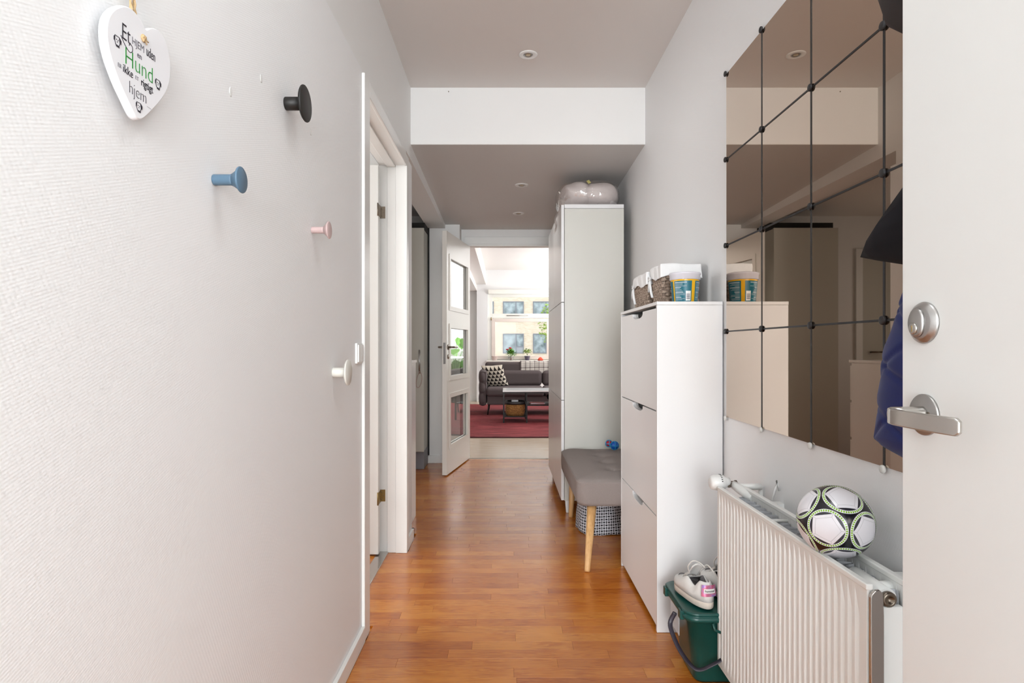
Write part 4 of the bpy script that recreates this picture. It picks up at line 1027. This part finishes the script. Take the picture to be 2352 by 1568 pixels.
m = MB(); m.tube([(.785, 2.05, .678), (.797, 2.02, .668), (.802, 1.99, .662), (.812, 1.95, .655)], [.014, .016, .015, .013], 16); m.tube([(.80, 2.03, .675), (.872, 2.03, .675)], .011, 14)
m.build('elbow_pipe', 'rad', rd)
m = MB(); m.tube([(.872, 2.035, .675), (.8725, 2.035, .0)], .008, 10); m.build('supply_pipe', 'rad', rd)
m = MB()
for y_ in (1.9, 1.3): m.box(.816, XR, y_ - .015, y_ + .015, .60, .655)
m.build('bracket', 'rad', rd)
cl = MB().tube([(.880, 1.915, .69), (.868, 1.905, .722), (.862, 1.90, .70), (.85, 1.90, .66)], .0035, 8); cl.build('bracket_clip', 'plastic', rd)

# ---------------------------------------------------------------- football
C = Vector((.7645, 1.381, .7475)); BR = .0815
def sph(px, py):
    d = Vector(((px - VX) / F, 1, -(py - VY) / F)).normalized(); o_ = Vector((0, 0, E)) - C
    b = o_.dot(d); c_ = o_.length_squared - BR * BR; disc = b * b - c_
    t_ = -b - math.sqrt(max(disc, 0)); return (Vector((0, 0, E)) + d * t_ - C).normalized()
a1 = sph(1898, 1214.5); a2 = sph(1933, 1146)
g = (1 + 5 ** .5) / 2
ico = [Vector(v).normalized() for v in [(-1, g, 0), (1, g, 0), (-1, -g, 0), (1, -g, 0), (0, -1, g), (0, 1, g), (0, -1, -g), (0, 1, -g), (g, 0, -1), (g, 0, 1), (-g, 0, -1), (-g, 0, 1)]]
def frame(a, b):
    x_ = a; z_ = a.cross(b).normalized(); y_ = z_.cross(x_); return Matrix((x_, y_, z_)).transposed()
i0 = 0; i1 = min((i for i in range(1, 12) if ico[i].dot(ico[0]) > .4), key=lambda i: 0)
RM = frame(a1, a2) @ frame(ico[i0], ico[i1]).transposed()
V12 = [RM @ v for v in ico]
loc_fr = []
for v in V12:
    nb = next(w_ for w_ in V12 if .4 < v.dot(w_) < .5); x_ = (nb - v * v.dot(nb)).normalized(); loc_fr.append((v, x_, v.cross(x_)))
bmh = bmesh.new(); bmesh.ops.create_icosphere(bmh, subdivisions=6, radius=BR)
ul = bmh.loops.layers.uv.new('UVMap')
for f in bmh.faces:
    c_ = f.calc_center_median().normalized(); v, x_, y_ = max(loc_fr, key=lambda t_: t_[0].dot(c_))
    f.smooth = True
    for l in f.loops:
        p = l.vert.co.normalized(); an = math.acos(max(-1, min(1, p.dot(v)))); tx, ty = p.dot(x_), p.dot(y_); h_ = math.hypot(tx, ty) or 1
        l[ul].uv = (tx / h_ * an, ty / h_ * an)
me = bpy.data.meshes.new('football'); bmh.to_mesh(me); bmh.free(); me.materials.append(M['ball'])
fb = bpy.data.objects.new('football', me); COL.objects.link(fb); fb.location = C
tag(fb, 'white and black football with green dashed rings lying on the radiator', 'football')

# ---------------------------------------------------------------- shoe cabinet
SX0, SX1, SY0, SY1, SZ = .612, .8765, 2.4017, 3.15, 1.334
sc_ = thing('shoe_cabinet', ((SX0 + SX1) / 2, (SY0 + SY1) / 2, 0), 'tall narrow white shoe cabinet with three tilting flaps against the right wall', 'cabinet')
MB().box(SX0, SX1, SY0, SY0 + .016, 0.001, SZ - .0145).build('side_panel', 'lacquer', sc_, bevel=.001)
MB().box(SX0, SX1, SY1 - .016, SY1, 0.001, SZ - .0145).build('side_panel', 'lacquer', sc_, bevel=.001)
MB().box(SX0 - .001, SX1, SY0 - .001, SY1 + .001, SZ - .014, SZ).build('top_panel', 'lacquer', sc_, bevel=.0015)
MB().box(SX1 - .004, SX1, SY0 + .016, SY1 - .016, 0.01, SZ - .015).build('back_panel', 'lacquer', sc_)
MB().box(SX0 + .03, SX0 + .045, SY0 + .016, SY1 - .016, 0.01, SZ - .03).build('inner_shade_sheet', 'dark', sc_)  # black sheet in place of the shaded inside behind the grip cutouts
fz = [(.0225, .462), (.467, .888), (.893, SZ - .026)]
yc = 2.762; hr = .105
for z0, z1 in fz:
    pts = [(SY0 + .0175, z0), (SY1 - .0175, z0), (SY1 - .0175, z1), (yc + hr + .006, z1)]
    pts += [(yc + hr * math.copysign(abs(math.cos(a)) ** .7, math.cos(a)), z1 - .001 - .026 * max(0, math.sin(a)) ** .7) for a in [PI * i / 16 for i in range(17)]]
    pts += [(yc - hr - .006, z1), (SY0 + .0175, z1)]
    fp = MB().poly(pts, SX0 + .001, SX0 + .017, lambda y_, z_, x_: Vector((x_, y_, z_))).build('flap', 'lacquer', sc_, bevel=.0008, seg=1)
    gp = [(yc + hr * 1.03 * math.copysign(abs(math.cos(a)) ** .7, math.cos(a)), z1 - .001 - .029 * max(0, math.sin(a)) ** .7) for a in [PI * i / 16 for i in range(17)]]
    gi = [(yc + hr * .985 * math.copysign(abs(math.cos(a)) ** .7, math.cos(a)), z1 - .001 - .0255 * max(0, math.sin(a)) ** .7) for a in [PI * i / 16 for i in range(17)]][::-1]
    MB().poly(gp + gi, SX0 + .016, SX0 + .028, lambda y_, z_, x_: Vector((x_, y_, z_))).build('grip_liner', 'plastic', fp)

# baskets on top
def wick(name, x0, x1, y0, y1, h, label, hy):
    rt = thing(name, ((x0 + x1) / 2, (y0 + y1) / 2, SZ), label, 'basket', 'lined wicker baskets on the shoe cabinet')
    z0 = SZ + .002; cxx, cyy = (x0 + x1) / 2, (y0 + y1) / 2; a_, b_ = (x1 - x0) / 2, (y1 - y0) / 2
    per = 4 * (a_ + b_); ns = int(per / .0175) // 2 * 2 + 1
    def peri(t_, off, z):
        fl_ = .93 + .07 * (z - z0) / h
        s_ = (t_ % 1) * per; A_, B_ = (a_ * fl_ + off), (b_ * fl_ + off)
        if s_ < 2 * a_: p = (-A_ + 2 * A_ * s_ / (2 * a_), -B_)
        elif s_ < 2 * a_ + 2 * b_: p = (A_, -B_ + 2 * B_ * (s_ - 2 * a_) / (2 * b_))
        elif s_ < 4 * a_ + 2 * b_: p = (A_ - 2 * A_ * (s_ - 2 * a_ - 2 * b_) / (2 * a_), B_)
        else: p = (-A_, B_ - 2 * B_ * (s_ - 4 * a_ - 2 * b_) / (2 * b_))
        return Vector((cxx + p[0], cyy + p[1], z))
    m = MB(); nr = 13; rh = (h - .01) / nr
    for r_ in range(nr):
        zc = z0 + rh * (r_ + .5); n2_ = ns * 4; vs = []
        for i in range(n2_):
            t_ = i / n2_; of = -.003 + .0042 * math.sin(2 * PI * t_ * ns / 2 + r_ * PI)
            vs += [peri(t_, of, zc - rh * .46), peri(t_, of + .0012, zc), peri(t_, of, zc + rh * .46)]
        fs = []
        for i in range(n2_):
            j = (i + 1) % n2_; fs += [(i * 3, j * 3, j * 3 + 1, i * 3 + 1), (i * 3 + 1, j * 3 + 1, j * 3 + 2, i * 3 + 2)]
        m.add(vs, fs, smooth=True)
    m.build('weave', 'wicker', rt)
    m = MB()
    for i in range(ns):
        t_ = (i + .5) / ns; m.tube([peri(t_, -.003, z0), peri(t_, -.003, z0 + h * .97)], .0028, 6)
    m.build('stakes', 'wicker', rt)
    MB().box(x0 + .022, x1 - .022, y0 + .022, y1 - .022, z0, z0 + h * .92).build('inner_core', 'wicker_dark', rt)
    # liner: folded cloth cuff
    m = MB(); rg = random.Random(hash(name + label) % 1000 if False else int(x0 * 1000))
    ph = [rg.uniform(0, 6) for _ in range(4)]
    def lf(u, v):
        dz = .056 + .006 * math.sin(2 * PI * u * 3 + ph[0]) + .003 * math.sin(2 * PI * u * 7 + ph[1])
        wob = .0014 * math.sin(2 * PI * u * 9 + ph[2] + v * 3) + .0007 * math.sin(2 * PI * u * 19 + ph[3] + v * 5)
        ztop = z0 + h + .002 * math.sin(2 * PI * u * 4)
        if v < .75: t_ = v / .75; return peri(u, .0035 + wob + .003 * (1 - t_), ztop - dz * (1 - t_))
        t_ = (v - .75) / .25; return peri(u, .004 - .016 * t_ + wob, ztop + .004 * math.sin(PI * t_) - .006 * t_)
    m.grid(lf, 160, 14, uv=False); m.build('liner', 'cloth_white', rt, solid=.0015)
    m = MB(); m.box(x0 + .012, x1 - .012, y0 + .012, y1 - .012, z0 + h - .03, z0 + h - .012); m.build('liner_fill', 'cloth_white', rt, bevel=.01)
    # ribbons
    for yy in hy:
        m = MB(); xb = x0 - .004
        zt = z0 + h - .05
        for dy, L, sw in ((-.012, .085, -.02), (.012, .055, .018)):
            pts = [(xb - .004, yy, zt), (xb - .007, yy + dy * .6, zt - L * .3), (xb - .006, yy + dy + sw * .3, zt - L * .65), (xb - .003, yy + dy + sw, zt - L)]
            m.tube(pts, [.003, .0055, .006, .0055], 8, flat=.35)
        for sg in (-1, 1):
            m.tube([(xb - .004, yy, zt), (xb - .010, yy + sg * .016, zt + .012), (xb - .008, yy + sg * .022, zt + .001), (xb - .004, yy, zt - .002)], .0035, 8, flat=.5)
        m.lathe([(0, -.005), (.005, -.003), (.006, 0), (.005, .003), (0, .005)], 10, T(xb - .006, yy, zt))
        m.build('ribbon', 'cloth_white', rt)
    return rt
wick('wicker_basket', .682, .852, 2.60, 2.775, .176, 'white lined wicker basket behind the yellow and teal tub', (2.765,))
wick('wicker_basket', .668, .850, 2.80, 3.10, .166, 'longer white lined wicker basket behind the other basket on the shoe cabinet', (3.06,))
hd = MB().tube([(.690, 2.785, 1.48), (.684, 2.785, 1.503), (.692, 2.787, 1.514), (.71, 2.787, 1.514), (.72, 2.787, 1.50)], .005, 8)
bpy.data.objects['wicker_basket.001'] and hd.build('handle', 'black', bpy.data.objects['wicker_basket.001'])

# tub
TX, TY = .755, 2.504
tb = thing('food_tub', (TX, TY, SZ), 'yellow and teal plastic tub with a frosted white lid', 'tub')
MB().lathe([(.048, SZ + .001), (.050, SZ + .002), (.058, SZ + .098), (.058, SZ + .102), (0, SZ + .102)], 48, T(TX, TY, 0)).build('tub_body', 'jar_body', tb)
MB().lathe([(.060, SZ + .096), (.0625, SZ + .098), (.0625, SZ + .116), (.0645, SZ + .118), (.0645, SZ + .124), (.062, SZ + .126), (.058, SZ + .1235), (0, SZ + .1235)], 48, T(TX, TY, 0)).build('lid', 'lid', tb)
def tubp(a, z, off=.0006):    # a in rad, 0 = facing -Y, + towards +X ; z in 0..1
    r_ = .050 + .008 * z + off; return Vector((TX + r_ * math.sin(a), TY - r_ * math.cos(a), SZ + .003 + .093 * z))
def patch(a0, a1, z0, z1, mat, name, off=.0006, par=None):
    MB().grid(lambda u, v: tubp(a0 + (a1 - a0) * u, z0 + (z1 - z0) * v, off), 16, 2, uv=False).build(name, mat, par or tb)
lbls = [(-1.12, .22), (.50, 1.85), (2.1, 3.4), (3.7, 5.0)]
for a0, a1 in lbls: patch(a0, a1, .0, .93, 'teal', 'label_panel')
for (a0, a1), bc in zip(lbls, (-.22, None, None, None)):
    lnm = MB(); rg = random.Random(int(a0 * 100) + 500)
    for k in range(15):
        z_ = .86 - k * .055; l_ = rg.uniform(.25, .75) * (a1 - a0); a_s = a0 + .09
        if bc is not None and z_ < .5: l_ = min(l_, bc - .08 - a_s)
        th_ = .014 if k % 4 == 0 else .006
        lnm.grid(lambda u, v: tubp(a_s + l_ * u, z_ - th_ + 2 * th_ * v, .0010), 8, 1, uv=False)
    lnm.build('fine_print', 'paper', tb)
for a_b in (-.22, 2.15):
    patch(a_b, a_b + .36, .05, .48, 'plastic', 'barcode_field', .0012)
    bcm = MB()
    for k in range(7): z_ = .12 + .036 * k; bcm.grid(lambda u, v: tubp(a_b + .04 + .27 * u, z_ - (.005 + .006 * (k % 2)) + .022 * (v), .0016), 4, 1, uv=False)
    bcm.build('barcode_lines', 'ink_soft', tb)

# ---------------------------------------------------------------- tall white cabinet
CX0, CX1, CY0, CY1, CZ0, CZ1 = .4125, .824, 4.135, 5.335, .085, 2.14
tc = thing('storage_cabinet', (.6, 4.7, 0), 'very tall white storage cabinet on short legs behind the bench', 'cabinet')
MB().box(CX0, CX1, CY0, CY1, CZ0, CZ1 - .03).build('body', pm('cabinet_board', (214, 213, 205), .35), tc, bevel=.001)
MB().box(CX0, CX1, CY0, CY1, CZ1 - .028, CZ1).build('top_panel', 'lacquer', tc, bevel=.001)
zr = [(CZ0 + .004, .780), (.784, 1.459), (1.463, CZ1 - .003)]
for k in range(2):
    for z0, z1 in zr:
        MB().box(.390, .4095, CY0 + .6 * k + .001, CY0 + .6 * (k + 1) - .0015, z0, z1).build('door', 'leaf' if False else 'lacquer', tc, bevel=.0012)
for x_ in (.435, .79):
    for y_ in (CY0 + .02, CY0 + .6, CY1 - .03):
        MB().lathe([(.022, CZ0), (.022, .07), (.014, .001)], 4, T(x_, y_, 0) @ Matrix.Rotation(R(45), 4, 'Z'), smooth=False).build('leg', 'lacquer', tc)
# bag with duvet
bgx = thing('bedding_bag', (.6, 4.4, CZ1), 'clear plastic bag of white bedding squeezed on top of the tall cabinet', 'bag')
def lump(cx_, cy_, rx, ry, rz, zb, seed, ex=.75, nu=60, nv=30, amp=.05):
    rg = random.Random(seed); w_ = [(rg.uniform(2, 7), rg.uniform(2, 6), rg.uniform(0, 6)) for _ in range(5)]
    def f(u, v):
        a = 2 * PI * u; b = -PI / 2 + PI * v; q_ = lambda t_, e: math.copysign(abs(t_) ** e, t_)
        k = 1 + sum(amp * .4 * math.sin(p[0] * a // 1 * 0 + round(p[0]) * a + p[1] * b + p[2]) for p in w_)
        cb_ = max(0, math.cos(b)) ** .6
        z = rz * q_(math.sin(b), .8) * (k if v > .5 else 1)
        return Vector((cx_ + rx * k * q_(math.cos(a), ex) * cb_, cy_ + ry * k * q_(math.sin(a), ex) * cb_, zb + rz + z))
    return MB().grid(f, nu, nv, uv=False)
lump(.675, 4.44, .150, .25, .096, CZ1 + .004, 5, amp=.03).build('duvet', 'duvet', bgx)
lump(.520, 4.46, .120, .27, .098, CZ1 + .004, 8, amp=.03).build('duvet', 'duvet', bgx)
lump(.603, 4.44, .230, .295, .105, CZ1 + .001, 12, amp=.025).build('plastic_wrap', 'film', bgx)
m = MB()
def fl2(u, v):
    x_ = .395 - .045 * v + .012 * math.sin(v * 9) + .004 * math.sin(u * 30); y_ = 4.18 + .16 * u * (1 - .6 * v) + .02 * v; return Vector((x_ - .004, y_, CZ1 + .03 - .20 * v + .012 * math.sin(u * 12)))
m.grid(fl2, 24, 24, uv=False); m.build('loose_flap', 'film', bgx)
MB().box(-.010, .010, -.001, .001, -.018, .018, T(.585, 4.17, CZ1 + .165) @ Matrix.Rotation(R(-25), 4, 'Y') @ Matrix.Rotation(R(-40), 4, 'X')).build('yellow_tape', 'tape', bgx)

# ---------------------------------------------------------------- bench
bn_ = thing('bench', (.6, 3.55, 0), 'grey upholstered bench with tufted seat and pale wooden legs', 'bench')
BX0, BX1, BY0, BY1 = .386, .84, 3.155, 4.125
tufts = [(.61, 3.36 + .21 * j) for j in range(4)]
def seat_top(x_, y_):
    r_ = .06; gx = min(x_ - BX0, BX1 - x_); gy = min(y_ - BY0, BY1 - y_)
    e = r_ - math.hypot(r_ - gx, r_ - gy) if (gx < r_ and gy < r_) else min(gx, gy)
    z = .4355 + .036 * min(1, max(0, e) / .13) ** .55
    for tx, ty in tufts:
        d = math.hypot(x_ - tx, y_ - ty); z -= .032 * math.exp(-(d / .030) ** 2) + .010 * math.exp(-(d / .085) ** 2)
    return z
m = MB(); nx_, ny_ = 46, 100
def outline(z):
    pass
def sq(u, v):    # map unit square to rounded rectangle
    x_ = BX0 + (BX1 - BX0) * u; y_ = BY0 + (BY1 - BY0) * v; r_ = .06
    cx_ = min(max(x_, BX0 + r_), BX1 - r_); cy_ = min(max(y_, BY0 + r_), BY1 - r_); dx, dy = x_ - cx_, y_ - cy_
    a_, b_ = dx / r_, dy / r_
    x_, y_ = cx_ + dx * math.sqrt(1 - b_ * b_ / 2), cy_ + dy * math.sqrt(1 - a_ * a_ / 2)
    return x_, y_
m.grid(lambda u, v: Vector((*sq(u, v), seat_top(*sq(u, v)))), nx_, ny_, uv=False)
m.build('tufted_top', 'grey_fabric', bn_)
def rim_pts(n=160):
    out = []
    for i in range(n):
        s_ = i / n * 4; k = int(s_); f_ = s_ - k
        uv_ = [(f_, 0), (1, f_), (1 - f_, 1), (0, 1 - f_)][k]; out.append(sq(*uv_))
    return out
rp = rim_pts(); m = MB(); zl = [(.4355, 0), (.433, .003), (.425, .002), (.38, .004), (.325, .001), (.308, -.006), (.304, -.02)]
cx_, cy_ = (BX0 + BX1) / 2, (BY0 + BY1) / 2; vs = []
for z_, o_ in zl:
    for x_, y_ in rp:
        d = Vector((x_ - cx_, y_ - cy_)); vs.append(Vector((x_ + o_ * math.copysign(1, d.x) * min(1, abs(d.x) / .2), y_ + o_ * math.copysign(1, d.y) * min(1, abs(d.y) / .5), z_)))
n_ = len(rp); m.add(vs, [(j * n_ + i, j * n_ + (i + 1) % n_, (j + 1) * n_ + (i + 1) % n_, (j + 1) * n_ + i) for j in range(len(zl) - 1) for i in range(n_)] + [tuple((len(zl) - 1) * n_ + i for i in range(n_))], smooth=True)
m.build('seat_base', 'grey_fabric', bn_)
MB().tube([(x_, y_, .4350) for x_, y_ in rp], .0028, 6, closed=True).build('piping', 'grey_fabric', bn_)
for tx, ty in tufts:
    MB().lathe([(0, .004), (.006, .003), (.009, 0)], 12, T(tx, ty, seat_top(tx, ty) + .0005)).build('button', 'grey_fabric', bn_)
for x_, y_, dx, dy in ((BX0 + .080, BY0 + .045, -.046, -.148), (BX0 + .075, BY1 - .10, -.016, .015), (BX1 - .075, BY0 + .12, .02, -.03), (BX1 - .075, BY1 - .10, .03, .015)):
    MB().tube([(x_ + dx, y_ + dy, 0), (x_ + dx * .97, y_ + dy * .97, .008), (x_, y_, .307)], [.0125, .0145, .026], 24).build('leg', 'oak', bn_)
# toy
ty_ = thing('dog_toy', (.735, 3.98, .49), 'blue and red openwork toy ball on the far end of the bench', 'toy')
TC = Vector((.722, 3.93, .502))
m = MB(); m.lathe([(0, -.026), (.018, -.019), (.026, 0), (.018, .019), (0, .026)], 20, Matrix.Translation(TC)); m.build('ball', 'toy_blue', ty_)
TC2 = TC + Vector((-.034, .02, .010))
m = MB(); m.lathe([(0, -.021), (.015, -.015), (.021, 0), (.015, .015), (0, .021)], 20, Matrix.Translation(TC2)); m.build('inner_ball', 'toy_red', ty_)
m = MB()
for c_, r_ in ((TC, .0275), (TC2, .0225)):
    for ax in range(3):
        pts = []
        for i in range(24):
            a = 2 * PI * i / 24; p = [math.cos(a) * r_, math.sin(a) * r_]; p.insert(ax, 0); pts.append(c_ + Vector(p))
        m.tube(pts, .0026, 6, closed=True)
m.build('cage', 'toy_cyan', ty_)
# tote sack
m = MB()
def tf(u, v):
    a = 2 * PI * u; k = 3.0; ca, sa = math.cos(a), math.sin(a); q_ = (abs(ca) ** k + abs(sa) ** k) ** (-1 / k)
    fl_ = [(0, 1.04), (.06, 1.05), (.4, 1.0), (.75, .96), (1, .82)]
    for i in range(4):
        if fl_[i][0] <= v <= fl_[i + 1][0]:
            t_ = (v - fl_[i][0]) / (fl_[i + 1][0] - fl_[i][0]); s_ = fl_[i][1] + (fl_[i + 1][1] - fl_[i][1]) * t_; break
    w_ = 1 + .018 * math.sin(5 * a + 6 * v) + .014 * math.sin(11 * a - 9 * v)
    return Vector((.605 + .142 * s_ * w_ * ca * q_, 3.80 + .155 * s_ * w_ * sa * q_, .002 + .295 * v + .004 * math.sin(4 * a) * (1 - v)))
m.grid(tf, 72, 30)
for i in range(len(m.uv)):
    m.uv[i] = [(a * 66, b * 17) for a, b in m.uv[i]]
m.lathe([(0, 0), (.1, 0)], 24, T(.605, 3.8, .006))
tag(m.build('storage_sack', 'tote', None, solid=.002), 'black and white block patterned fabric sack on the floor under the bench', 'bag')

# ---------------------------------------------------------------- green caddy bin
gb = thing('compost_bin', (.72, 2.15, 0), 'dark green plastic caddy bin with a grey handle beside the radiator', 'bin')
def rr(x0, x1, y0, y1, r_, n=6):
    pts = []
    for cx_, cy_, a0 in ((x1 - r_, y1 - r_, 0), (x0 + r_, y1 - r_, 90), (x0 + r_, y0 + r_, 180), (x1 - r_, y0 + r_, 270)):
        pts += [(cx_ + r_ * math.cos(R(a0 + 90 * i / n)), cy_ + r_ * math.sin(R(a0 + 90 * i / n))) for i in range(n + 1)]
    return pts
def loft(layers, cap0=True, cap1=True, smooth=True):
    m = MB(); n = len(layers[0][1]); vs = []
    for z_, pts in layers: vs += [Vector((p[0], p[1], z_)) for p in pts]
    fs = [(j * n + i, j * n + (i + 1) % n, (j + 1) * n + (i + 1) % n, (j + 1) * n + i) for j in range(len(layers) - 1) for i in range(n)]
    if cap0: fs.append(tuple(range(n))[::-1])
    if cap1: fs.append(tuple((len(layers) - 1) * n + i for i in range(n)))
    m.add(vs, fs, smooth=smooth)
    for i in range(len(m.f)):
        if len(m.f[i]) > 4: m.sm[i] = False
    return m
loft([(.002, rr(.655, .83, 2.045, 2.215, .03)), (.010, rr(.650, .835, 2.04, 2.22, .034)), (.225, rr(.622, .852, 2.02, 2.285, .038)), (.226, rr(.619, .855, 2.017, 2.288, .038))], True, True).build('bin_body', 'bin', gb)
loft([(.220, rr(.612, .862, 2.010, 2.296, .042)), (.226, rr(.608, .866, 2.006, 2.300, .045)), (.236, rr(.608, .866, 2.006, 2.300, .045)), (.238, rr(.614, .860, 2.012, 2.294, .042)), (.241, rr(.614, .860, 2.012, 2.294, .042)), (.249, rr(.607, .867, 2.005, 2.301, .046)), (.252, rr(.612, .862, 2.01, 2.296, .044)), (.248, rr(.63, .845, 2.03, 2.275, .035))]).build('lid', 'bin', gb)
for y_ in (2.06, 2.25): MB().box(.600, .617, y_ - .014, y_ + .014, .215, .247).build('lid_clip', 'bin', gb, bevel=.003)
MB().tube([(.700, 2.008, .220), (.705, 2.004, .20), (.722, 2.002, .193), (.742, 2.004, .20), (.75, 2.008, .220)], .005, 8, flat=.6).build('hook_tab', 'bin', gb)
MB().box(.6215, .6225, 2.13, 2.24, .12, .212, Matrix.Translation((0, 0, 0))).build('paper_label', 'paper', gb)
pts = [(.616, 2.16, .19), (.598, 2.16, .15), (.600, 2.12, .12), (.612, 2.07, .09), (.632, 2.012, .073), (.655, 1.998, .07), (.69, 1.990, .09), (.73, 1.988, .115), (.77, 1.990, .155), (.80, 2.0, .20)]
sm_ = []
for i in range(len(pts) - 1):
    p0, p1, p2, p3 = [Vector(pts[max(0, min(len(pts) - 1, i + k))]) for k in (-1, 0, 1, 2)]
    for s_ in range(5):
        t_ = s_ / 5; sm_.append(.5 * ((2 * p1) + (-p0 + p2) * t_ + (2 * p0 - 5 * p1 + 4 * p2 - p3) * t_ ** 2 + (-p0 + 3 * p1 - 3 * p2 + p3) * t_ ** 3))
sm_.append(Vector(pts[-1]))
MB().tube(sm_, .0085, 10, flat=.35).build('handle', 'strap', gb)

# ---------------------------------------------------------------- sneakers
def sneaker(name, org, rot, label, first=None):
    if first: 
        c_ = copy_tree(first, org); c_.rotation_euler = rot; c_['label'] = label; return c_
    rt = thing(name, (0, 0, 0), label, 'shoe', 'white sneakers on the green bin')
    # local: +y toe, z up ; length .235, width .085
    L = .235
    def wid(t_): return .030 + .0145 * math.sin(min(1, max(0, t_)) * PI * .75 + .25) + .006 * math.exp(-((t_ - .72) / .2) ** 2)
    def ring(sc, z_, n=40, lo=0.0, zf=None):
        pts = []
        for i in range(n):
            a = 2 * PI * i / n; t_ = .5 - .5 * math.cos(a) ; side = 1 if a < PI else -1
            e = (1 - abs(2 * t_ - 1) ** 3.4) ** .5 if abs(2 * t_ - 1) < 1 else 0
            x_ = side * wid(t_) * e * sc; y_ = L * (.5 + (t_ - .5) * (1 - (1 - sc) * .35))
            zz = z_ if zf is None else zf(t_)
            pts.append(Vector((x_, y_, zz)))
        return pts
    toe = lambda t_: .006 * max(0, (t_ - .75) / .25) ** 2
    def lay(ls):
        m = MB(); n = 40; vs = sum(ls, []); m.add(vs, [(j * n + i, j * n + (i + 1) % n, (j + 1) * n + (i + 1) % n, (j + 1) * n + i) for j in range(len(ls) - 1) for i in range(n)], smooth=True); return m
    m = lay([ring(.90, 0, zf=lambda t_: toe(t_)), ring(1.0, 0, zf=lambda t_: .003 + toe(t_)), ring(1.02, 0, zf=lambda t_: .024 + toe(t_)), ring(.97, 0, zf=lambda t_: .026 + toe(t_))])
    m.f.append(list(range(40))[::-1]); m.sm.append(False); m.uv.append(None)
    m.build('sole', 'sole', rt)
    def H(t_):   # collar / upper height along the shoe
        if t_ < .10: return .088
        if t_ < .22: return .088 - (t_ - .10) / .12 * .030
        if t_ < .42: return .058 + (t_ - .22) / .20 * .022
        if t_ < .72: return .080 - (t_ - .42) / .30 * .030
        return .050 - .012 * ((t_ - .72) / .28)
    ls = [ring(.99, 0, zf=lambda t_: .024 + toe(t_)), ring(.985, 0, zf=lambda t_: .026 + (H(t_) - .026) * .35 + toe(t_)), ring(.92, 0, zf=lambda t_: .026 + (H(t_) - .026) * .7), ring(.74, 0, zf=lambda t_: .026 + (H(t_) - .026) * .93)]
    up_ = ring(.64, 0, zf=lambda t_: H(t_))
    ls.append(up_); m = lay(ls)
    # toe box closing: strips between left/right for t>.5
    n = 40; off = 4 * n
    for i in range(n // 2):
        t0 = .5 - .5 * math.cos(2 * PI * i / n)
        if t0 >= .56 and i < n // 2:
            j = (n - i) % n; m.f.append([off + i, off + i + 1, off + (n - i - 1) % n, off + j]); m.sm.append(True); m.uv.append(None)
    m.build('upper', 'leather', rt, solid=.003)
    # inside lining
    ls2 = [ring(.60, 0, zf=lambda t_: H(t_) - (.001 if t_ < .5 else .016)), ring(.68, 0, zf=lambda t_: .045), ring(.66, 0, zf=lambda t_: .030)]
    m = lay(ls2); m.f.append([80 + i for i in range(40)]); m.sm.append(False); m.uv.append(None); m.build('lining', 'lining', rt)
    def tg(u, v): return Vector(((u - .5) * .042, .085 + .055 * v, .118 - .058 * v + .010 * math.cos((u - .5) * 3)))
    MB().grid(tg, 10, 8, uv=False).build('tongue', 'leather', rt, solid=.004)
    # laces
    m = MB()
    for k in range(4):
        y_ = .118 + .014 * k; z_ = .088 - .0085 * k; m.tube([(-.022, y_, z_ - .008), (-.01, y_ + .003, z_ + .002), (.01, y_ + .006, z_ + .002), (.022, y_ + .008, z_ - .008)], .0028, 6)
    def sp_(pts):
        o = []
        for i in range(len(pts) - 1):
            p0, p1, p2, p3 = [Vector(pts[max(0, min(len(pts) - 1, i + k))]) for k in (-1, 0, 1, 2)]
            for s_ in range(6):
                t_ = s_ / 6; o.append(.5 * ((2 * p1) + (-p0 + p2) * t_ + (2 * p0 - 5 * p1 + 4 * p2 - p3) * t_ ** 2 + (-p0 + 3 * p1 - 3 * p2 + p3) * t_ ** 3))
        return o + [Vector(pts[-1])]
    m.tube(sp_([(-.018, .112, .084), (-.030, .10, .115), (-.018, .085, .138), (.004, .078, .132), (.018, .07, .118)]), .0024, 6)
    m.tube(sp_([(.018, .112, .084), (.028, .075, .125), (.04, .04, .105), (.044, .02, .092)]), .0024, 6)
    m.build('laces', 'lace', rt)
    # heel tab
    def ht(u, v, o=.0022):
        a = (u - .5) * 1.7; z_ = .046 + .038 * v; k = 1 - .12 * v
        hw = .0345 * k + o; c_ = .0245
        return Vector((hw * math.sin(a), c_ - (c_ + .001) * math.cos(a) * 1.0 - o + .0035 * v, z_))
    m = MB().grid(lambda u, v: ht(u * (1 - .0) , v), 16, 6, uv=False); m.build('heel_tab', 'irid', rt)
    m = MB().grid(lambda u, v: ht(.16 + .68 * u, .30 + .38 * v, .0034), 12, 3, uv=False); ff = m.build('name_field', 'leather', rt)
    m = text('x', 'hummel', .0085, lambda x, y, z: ht(.5 + x / .062, .49 + y / .031, .0042), None, None, sx=1.25, bold=.0002); m.build('lettering', 'ink_soft', ff)
    rt.location = org; rt.rotation_euler = rot
    return rt
s1_ = sneaker('sneaker', (.696, 2.03, .2555), (R(0), 0, R(8)), 'white sneaker with pink shiny heel tab on the green bin lid')
s2_ = sneaker('sneaker', (.800, 2.075, .2555), (R(0), 0, R(5)), 'second white sneaker mostly hidden behind the radiator', s1_)
print('planks', npl)
